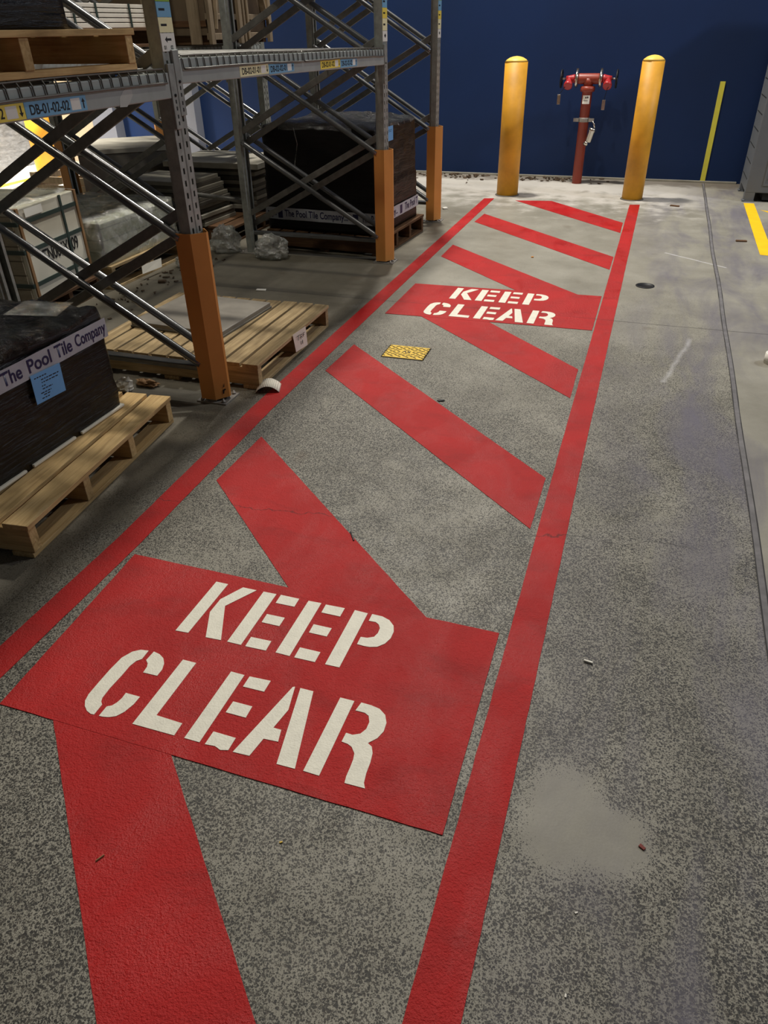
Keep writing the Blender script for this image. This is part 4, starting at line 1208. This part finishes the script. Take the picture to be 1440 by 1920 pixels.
root = empty('fire_hydrant', (-0.855, 9.74, 0))
tag(root, 'red twin-outlet fire hydrant standpipe against the blue wall', 'hydrant')
MB().lathe([(0.056, 0), (0.056, 0.955), (0.078, 0.96), (0.082, 0.985), (0.078, 1.01), (0.055, 1.015)], n=28).build('standpipe', M['hydrant'], root)
mb = MB(); mb.lathe([(0.05, 1.01), (0.056, 1.05), (0.056, 1.09)], n=24)
mb.lathe([(0.05, -0.125), (0.053, -0.10), (0.053, 0.10), (0.05, 0.125)], (0, 0, 1.085), (1, 0, 0), n=24); mb.build('tee', M['hydrant'], root)
for s in (-1, 1):
    cl = MB(); cl.lathe([(0.062, -0.017), (0.088, -0.012), (0.088, 0.012), (0.062, 0.017)], (0.132 * s, 0, 1.085), (1, 0, 0), n=24)
    cl.box((0.132 * s - 0.012, -0.012, 1.165), (0.132 * s + 0.012, 0.012, 1.185)); cl.build('coupling', M['chrome'], root)
    v = MB(); v.lathe([(0.036, 0.0), (0.044, 0.012), (0.040, 0.03), (0.032, 0.07), (0.028, 0.10)], (0.150 * s, 0, 1.085), (s, 0, 0), n=20)
    v.lathe([(0.024, 0), (0.03, 0.04), (0.042, 0.07), (0.048, 0.09), (0.048, 0.115), (0.040, 0.118)], (0.215 * s, 0, 1.085), (0, -0.72, -0.55), n=20)
    vo = v.build('valve', M['valve'], root)
    MB().lathe([(0.009, 0), (0.009, 0.06)], (0.250 * s, 0, 1.085), (s, 0, 0), n=12).build('spindle', M['chrome'], vo)
    w = MB()
    ring = [(0.303 * s, 0.085 * math.cos(a), 1.085 + 0.085 * math.sin(a)) for a in [2 * math.pi * k / 24 for k in range(25)]]
    w.tube(ring, 0.009, 8)
    for k in range(4):
        a = math.pi * k / 4
        w.tube([(0.303 * s, 0.085 * math.cos(a), 1.085 + 0.085 * math.sin(a)), (0.303 * s, -0.085 * math.cos(a), 1.085 - 0.085 * math.sin(a))], 0.006, 6)
    w.build('handwheel', M['black_iron'], vo)
    ch = MB(); xo = -0.302 if s < 0 else 0.20
    zt = 0.935 if s < 0 else 0.885
    ch.tube([(0.235 * s, -0.09, 1.02), ((0.235 * s + xo) / 2, -0.09, 0.98), (xo, -0.08, zt)], 0.003, 5); ch.build('tag_chain', M['black_iron'], vo)
    tg = MB(); tg.box((xo - 0.018, -0.084, zt - 0.10), (xo + 0.018, -0.080, zt)); tg.build('inspection_tag', M['chrome'], vo, bevel=0.002)
mb = MB()
for k in range(8):
    a0, a1 = -math.pi / 2 - 0.75 + 1.5 * k / 8, -math.pi / 2 - 0.75 + 1.5 * (k + 1) / 8
    mb.quad((0.0572 * math.cos(a0), 0.0572 * math.sin(a0), 0.84), (0.0572 * math.cos(a1), 0.0572 * math.sin(a1), 0.84), (0.0572 * math.cos(a1), 0.0572 * math.sin(a1), 0.925), (0.0572 * math.cos(a0), 0.0572 * math.sin(a0), 0.925))
lp = mb.build('label_plate', M['white_sticker'], root)
mb = MB(); mb.box((-0.010, -0.0585, 0.895), (0.004, -0.0578, 0.912)); mb.box((0.010, -0.0585, 0.897), (0.024, -0.0578, 0.914)); mb.box((-0.03, -0.0585, 0.87), (0.02, -0.0578, 0.875)); mb.build('small_print', M['black_ink'], lp)
mb = MB(); mb.lathe([(0.060, 0.655), (0.062, 0.66), (0.062, 0.695), (0.060, 0.70)], n=24)
mb.box((-0.115, -0.05, 0.66), (-0.055, -0.03, 0.695)); mb.box((0.055, -0.05, 0.66), (0.115, -0.03, 0.695)); mb.build('pipe_clamp', M['dull_metal'], root)
mb = MB(); mb.tube([(0.10, -0.05, 0.67), (0.125, -0.06, 0.64), (0.135, -0.06, 0.60)], 0.008, 6)
mb.lathe([(0.030, 0), (0.040, 0.004), (0.040, 0.03), (0.034, 0.04), (0.034, 0.14), (0.028, 0.15)], (0.118, -0.075, 0.60), (-0.25, 0, -1), n=20)
mb.lathe([(0.02, 0), (0.026, 0.01), (0.026, 0.03), (0, 0.034)], (0.065, -0.085, 0.45), (-0.3, -0.7, -0.5), n=14)
mb.build('hanging_hose_adaptor', M['chrome'], root)

# tall grey cabinet at the right edge
root = empty('steel_cabinet', (0.955, 9.03, 0))
tag(root, 'tall grey louvred steel cabinet at the right edge beside the wall', 'cabinet')
mb = MB(); mb.box((0, 0, 0.09), (0.95, 0.70, 2.0)); mb.build('body', M['locker'], root, bevel=0.006)
mb = MB()
for k in range(22): mb.box((0.19, -0.004, 0.22 + 0.078 * k), (0.90, 0.004, 0.235 + 0.078 * k))
mb.build('louvre', M['locker_dark'], root)
mb = MB(); mb.box((0.155, -0.006, 0.16), (0.93, -0.0005, 0.185)); mb.box((0.155, -0.006, 1.95), (0.93, -0.0005, 1.975)); mb.box((0.155, -0.006, 0.185), (0.172, -0.0005, 1.95)); mb.build('door_frame', M['locker'], root)
mb = MB()
for k in range(12): mb.box((-0.003, 0.10, 0.20 + 0.15 * k), (0.001, 0.62, 0.206 + 0.15 * k))
mb.build('side_rib', M['locker_dark'], root)
mb = MB(); mb.box((0.18, 0.02, 0.02), (0.9, 0.6, 0.09)); mb.build('plinth', M['locker_dark'], root)
for (x, y) in ((0.0, 0.0), (0.0, 0.60), (0.85, 0.0), (0.85, 0.60)):
    mb = MB(); mb.box((x, y, 0.008), (x + 0.10, y + 0.10, 0.092)); mb.box((x - 0.012, y - 0.012, 0), (x + 0.11, y + 0.11, 0.008))
    mb.lathe([(0.012, 0.008), (0.012, 0.02), (0, 0.02)], (x - 0.0, y - 0.002, 0), n=6); mb.build('foot', M['locker'], root)

b = MB(); b.box((0.548, 10.092, 0.0), (0.602, 10.0995, 1.04))
tag(b.build('wall_strip', M['safety_yellow']), 'narrow yellow strip standing upright on the blue wall above the floor joint', 'wall marking')

# ------------------------------------------------------------------ floor fittings and small things
root = empty('floor_plate', (-1.206, 3.913, 0), 0.02)
tag(root, 'small yellow chequered floor plate in the keep clear bay', 'floor plate')
mb = MB(); mb.box((-0.122, -0.094, 0), (0.122, 0.094, 0.005)); mb.build('plate', M['plate'], root, bevel=0.002)
mb = MB(); mb.box((-0.128, -0.100, 0), (0.128, 0.100, 0.0022)); mb.build('rim', M['dark_grit'], root)
mb = MB()
for i in range(-5, 6):
    for j in range(-3, 4):
        x, y = i * 0.0235, j * 0.030 + (0.015 if i % 2 else 0)
        if abs(y) > 0.082 or abs(x) > 0.118: continue
        if abs(x) < 0.035 and abs(y) < 0.025: continue
        a = 0.6 if (i + j) % 2 else -0.6
        mb.prism([(-0.011, -0.004), (0.011, -0.004), (0.013, 0), (0.011, 0.004), (-0.011, 0.004), (-0.013, 0)], 0.005, 0.0056, Matrix.Translation((x, y, 0)) @ Matrix.Rotation(a, 4, 'Z'))
mb.build('tread_recess', M['dark_grit'], root)
text_mesh('SV', 0.034, 0.052, frame4((0.026, 0.017, 0.0056), (-1, 0, 0), (0, -1, 0)), 'lettering', M['black_ink'], root)

b = MB(); b.lathe([(0.066, 0.0015), (0.066, 0.004), (0.054, 0.0045), (0.052, 0.002), (0, 0.002)], (0.081, 5.65, 0), n=28)
tag(b.build('floor_drain', M['black_iron']), 'dark round drain cap in the open floor right of the red line', 'drain')

b = MB(); b.lathe([(0.052, 0), (0.052, 0.055), (0.040, 0.055), (0.040, 0.0)], (0.815, 4.34, 0), n=32)
tag(b.build('tape_roll', M['white_bit']), 'white roll lying on the floor at the right edge', 'roll')

# curled sheet of paper beside the pallet
b = MB()
n = 12
pts = []
for i in range(n + 1):
    f = i / n
    pts.append((f * 0.125 - 0.05, 0.035 * math.sin(f * math.pi) ** 0.8 + 0.012 * max(0, 0.3 - f)))
mt = Matrix.Translation((-1.772, 3.205, 0.004)) @ Matrix.Rotation(0.35, 4, 'Z')
for i in range(n):
    (x0, z0), (x1, z1) = pts[i], pts[i + 1]
    f = b.quad(mt @ Vector((x0, -0.055, z0)), mt @ Vector((x1, -0.055, z1)), mt @ Vector((x1, 0.055, z1)), mt @ Vector((x0, 0.055, z0)))
    f.smooth = True
tag(b.build('paper_sheet', M['paper'], solid=0.0008), 'curled white sheet of paper on the floor by the stone slab pallet', 'paper')
# note fixed to the pallet side
root = empty('paper_note', (-1.792, 3.71, 0.0)); tag(root, 'white handwritten note hanging on the side of the stone slab pallet', 'paper')
mb = MB(); mb.quad((0.004, -0.075, 0.045), (0.010, 0.075, 0.035), (-0.004, 0.095, 0.142), (-0.004, -0.085, 0.150)); mb.build('sheet', M['paper'], root, solid=0.0008)
mb = MB()
for (y0, z0, y1, z1) in ((-0.05, 0.128, -0.015, 0.128), (-0.032, 0.128, -0.032, 0.100), (0.0, 0.100, 0.0, 0.125), (0.0, 0.125, 0.02, 0.118), (0.0, 0.113, 0.022, 0.100), (0.035, 0.1, 0.035, 0.122), (0.035, 0.122, 0.055, 0.120), (0.035, 0.11, 0.05, 0.11), (0.0, 0.085, 0.0, 0.065), (0.02, 0.085, 0.02, 0.062)):
    mb.tube([(0.006, y0, z0), (0.006, y1, z1)], 0.0016, 5)
mb.build('handwriting', M['black_ink'], root)

# crumpled clear bags near the rear post
def bag(x, y, sx, sy, sz, seed, label, mat='bag'):
    mb = MB(); bmesh.ops.create_icosphere(mb.bm, subdivisions=4, radius=1)
    for v in mb.bm.verts:
        n_ = v.co.normalized()
        k = 1 + 0.30 * noise.noise(n_ * 2.3 + Vector((seed, 0, 0))) + 0.20 * noise.noise(n_ * 6 + Vector((0, seed, 0)))
        p = n_ * k
        v.co = Vector((x + p.x * sx, y + p.y * sy, max(0.003, sz * 0.75 + p.z * sz)))
    for f in mb.bm.faces: f.smooth = False
    o = mb.build('plastic_bag', M[mat])
    tag(o, label, 'plastic bag', 'crumpled clear plastic bags')
bag(-2.93, 5.66, 0.15, 0.11, 0.10, 2.0, 'crumpled clear plastic bag on the lane side of the rear post foot')
bag(-3.40, 5.74, 0.13, 0.10, 0.12, 6.0, 'crumpled clear plastic bag beside the slab pallet, left of the rear post foot')
bag(-3.50, 5.20, 0.06, 0.05, 0.06, 8.0, 'small scrap of clear plastic beside the film wrapped tile pallet')

# torn packing slip under the wrapped tile pallet
b = MB(); b.quad((-3.60, 4.78, 0.05), (-3.585, 5.02, 0.045), (-3.60, 5.05, 0.105), (-3.61, 4.80, 0.110))
tag(b.build('shipping_label', M['paper'], solid=0.001), 'torn white shipping label at the foot of the film wrapped tile pallet', 'paper')

def crumb(name, x, y, l, w, h, rz, mat, label, cat, group=None):
    mb = MB()
    mb.box((-l / 2, -w / 2, 0.0005), (l / 2, w / 2, h), Matrix.Rotation(0, 4, 'Z'))
    for v in mb.bm.verts:
        v.co.x *= 1 + 0.3 * noise.noise(v.co * 90 + Vector((x, y, 0))); v.co.y *= 1 + 0.3 * noise.noise(v.co * 70 + Vector((y, x, 0)))
    o = mb.build(name, mat, None, bevel=min(h, w) * 0.25)
    o.location = (x, y, 0.0); o.rotation_euler = (0, 0, rz)
    return tag(o, label, cat, group)
crumb('cigarette_butt', 0.057, 1.674, 0.026, 0.007, 0.007, -0.15, M['white_bit'], 'white cigarette butt on the speckled concrete right of the red line', 'litter')
crumb('paint_chip', 0.234, 1.107, 0.015, 0.009, 0.004, -0.6, M['red_bit'], 'red-brown chip on the smooth concrete patch in the foreground', 'litter')
crumb('straw', -0.958, 0.690, 0.022, 0.0035, 0.006, 1.1, M['cardboard'], 'short pale straw on the foreground red stripe', 'litter')
crumb('yellow_crumb', -0.574, 0.858, 0.007, 0.004, 0.003, 0.6, M['plate'], 'tiny yellow crumb on the concrete below the nearer KEEP CLEAR panel', 'litter')
crumb('bark_scrap', -0.839, 3.327, 0.035, 0.016, 0.006, 0.5, M['black_iron'], 'small dark scrap at the edge of the unbroken red stripe', 'litter')
crumb('twig', -0.853, 2.072, 0.060, 0.006, 0.006, -1.0, M['black_iron'], 'thin dark twig at the far edge of the red stripe behind the nearer panel', 'litter')
crumb('wood_chip', 0.273, 8.606, 0.09, 0.035, 0.012, -0.3, M['wood_dark'], 'brown wood chip on the floor right of the scuffed bollard', 'litter')
crumb('wood_chip', 0.828, 7.206, 0.09, 0.03, 0.012, 0.1, M['wood_dark'], 'brown wood chip between the floor joint and the yellow line', 'litter')
crumb('paper_scrap', -2.597, 4.792, 0.07, 0.035, 0.010, 0.2, M['white_bit'], 'white paper scrap on the floor beyond the stone slab pallet', 'litter')
crumb('paper_scrap', -2.01, 7.90, 0.05, 0.04, 0.02, 0.7, M['white_bit'], 'white scrap beside the last orange guard', 'litter')
crumb('cardboard_scrap', -3.43, 4.77, 0.06, 0.04, 0.02, 0.4, M['leaf'], 'brown scrap on the floor in front of the wrapped tile pallet', 'litter')
crumb('orange_crumb', -0.829, 6.219, 0.02, 0.014, 0.010, 0.2, M['orange'], 'tiny orange crumb on the second stripe from the bollards', 'litter')
for i, (x, y, l) in enumerate(((0.105, 0.907, 0.007), (0.103, 0.736, 0.007))):
    crumb('white_crumb', x, y, l, 0.004, 0.003, 0.6 + i, M['white_bit'],
          ('tiny white crumb on the foreground concrete, the farther of two', 'tiny white crumb on the foreground concrete, the nearer of two')[i], 'litter')

# crumpled paper by the black load
def crumple(x, y, sx, sy, sz, seed, mat, name, label):
    mb = MB(); bmesh.ops.create_icosphere(mb.bm, subdivisions=3, radius=1)
    for v in mb.bm.verts:
        n_ = v.co.normalized()
        k = 1 + 0.55 * noise.noise(n_ * 2.6 + Vector((seed, 0, 0))) + 0.35 * noise.noise(n_ * 7 + Vector((0, seed, 0)))
        v.co = Vector((n_.x * k * sx, n_.y * k * sy, max(0.002, sz * 0.8 + n_.z * k * sz)))
    o = mb.build(name, mat); o.location = (x, y, 0)
    return tag(o, label, 'litter')
crumple(-2.50, 2.98, 0.045, 0.05, 0.035, 1.0, M['paper'], 'crumpled_paper', 'crumpled cream paper beside the far end of the near black load')
crumple(-2.42, 3.06, 0.07, 0.03, 0.02, 4.0, M['cardboard'], 'torn_wrapper', 'torn pinkish wrapper on the floor under the nearest frame bracing')

# leaf litter gathered along the foot of the wall: too many scraps to count
mb = MB(); rr = random.Random(11)
for i in range(150):
    x = rr.choice((-2.7, -2.3, -2.0, -1.5, -1.0)) + rr.gauss(0, 0.22)
    if abs(x + 0.855) < 0.09: x -= 0.2
    y = 10.06 - abs(rr.gauss(0, 0.17)) - 0.01
    l, w = rr.uniform(0.008, 0.04), rr.uniform(0.006, 0.02)
    mt = Matrix.Translation((x, y, 0.004)) @ Matrix.Rotation(rr.uniform(0, 6.28), 4, 'Z') @ Matrix.Rotation(rr.uniform(-0.5, 0.5), 4, 'X')
    mb.prism([(-l, 0), (-l * 0.2, -w), (l, -w * 0.2), (l * 0.5, w)], 0.0, rr.uniform(0.002, 0.012), mt)
o = mb.build('leaf_litter', M['leaf']); tag(o, 'brown leaf litter and grit along the foot of the blue wall', 'litter', kind='stuff')
mb = MB()
for i in range(55):
    x = -3.73 + rr.uniform(0.0, 0.45) ** 1.4; y = rr.uniform(3.9, 5.5)
    l, w = rr.uniform(0.008, 0.03), rr.uniform(0.004, 0.015)
    mt = Matrix.Translation((x + 0.15, y, 0.004)) @ Matrix.Rotation(rr.uniform(0, 6.28), 4, 'Z') @ Matrix.Rotation(rr.uniform(-0.5, 0.5), 4, 'X')
    mb.prism([(-l, 0), (-l * 0.2, -w), (l, -w * 0.2), (l * 0.5, w)], 0.0, rr.uniform(0.002, 0.012), mt)
o = mb.build('floor_debris', M['leaf']); tag(o, 'bark and wrapper debris on the floor in front of the rear row tile pallets', 'litter', kind='stuff')
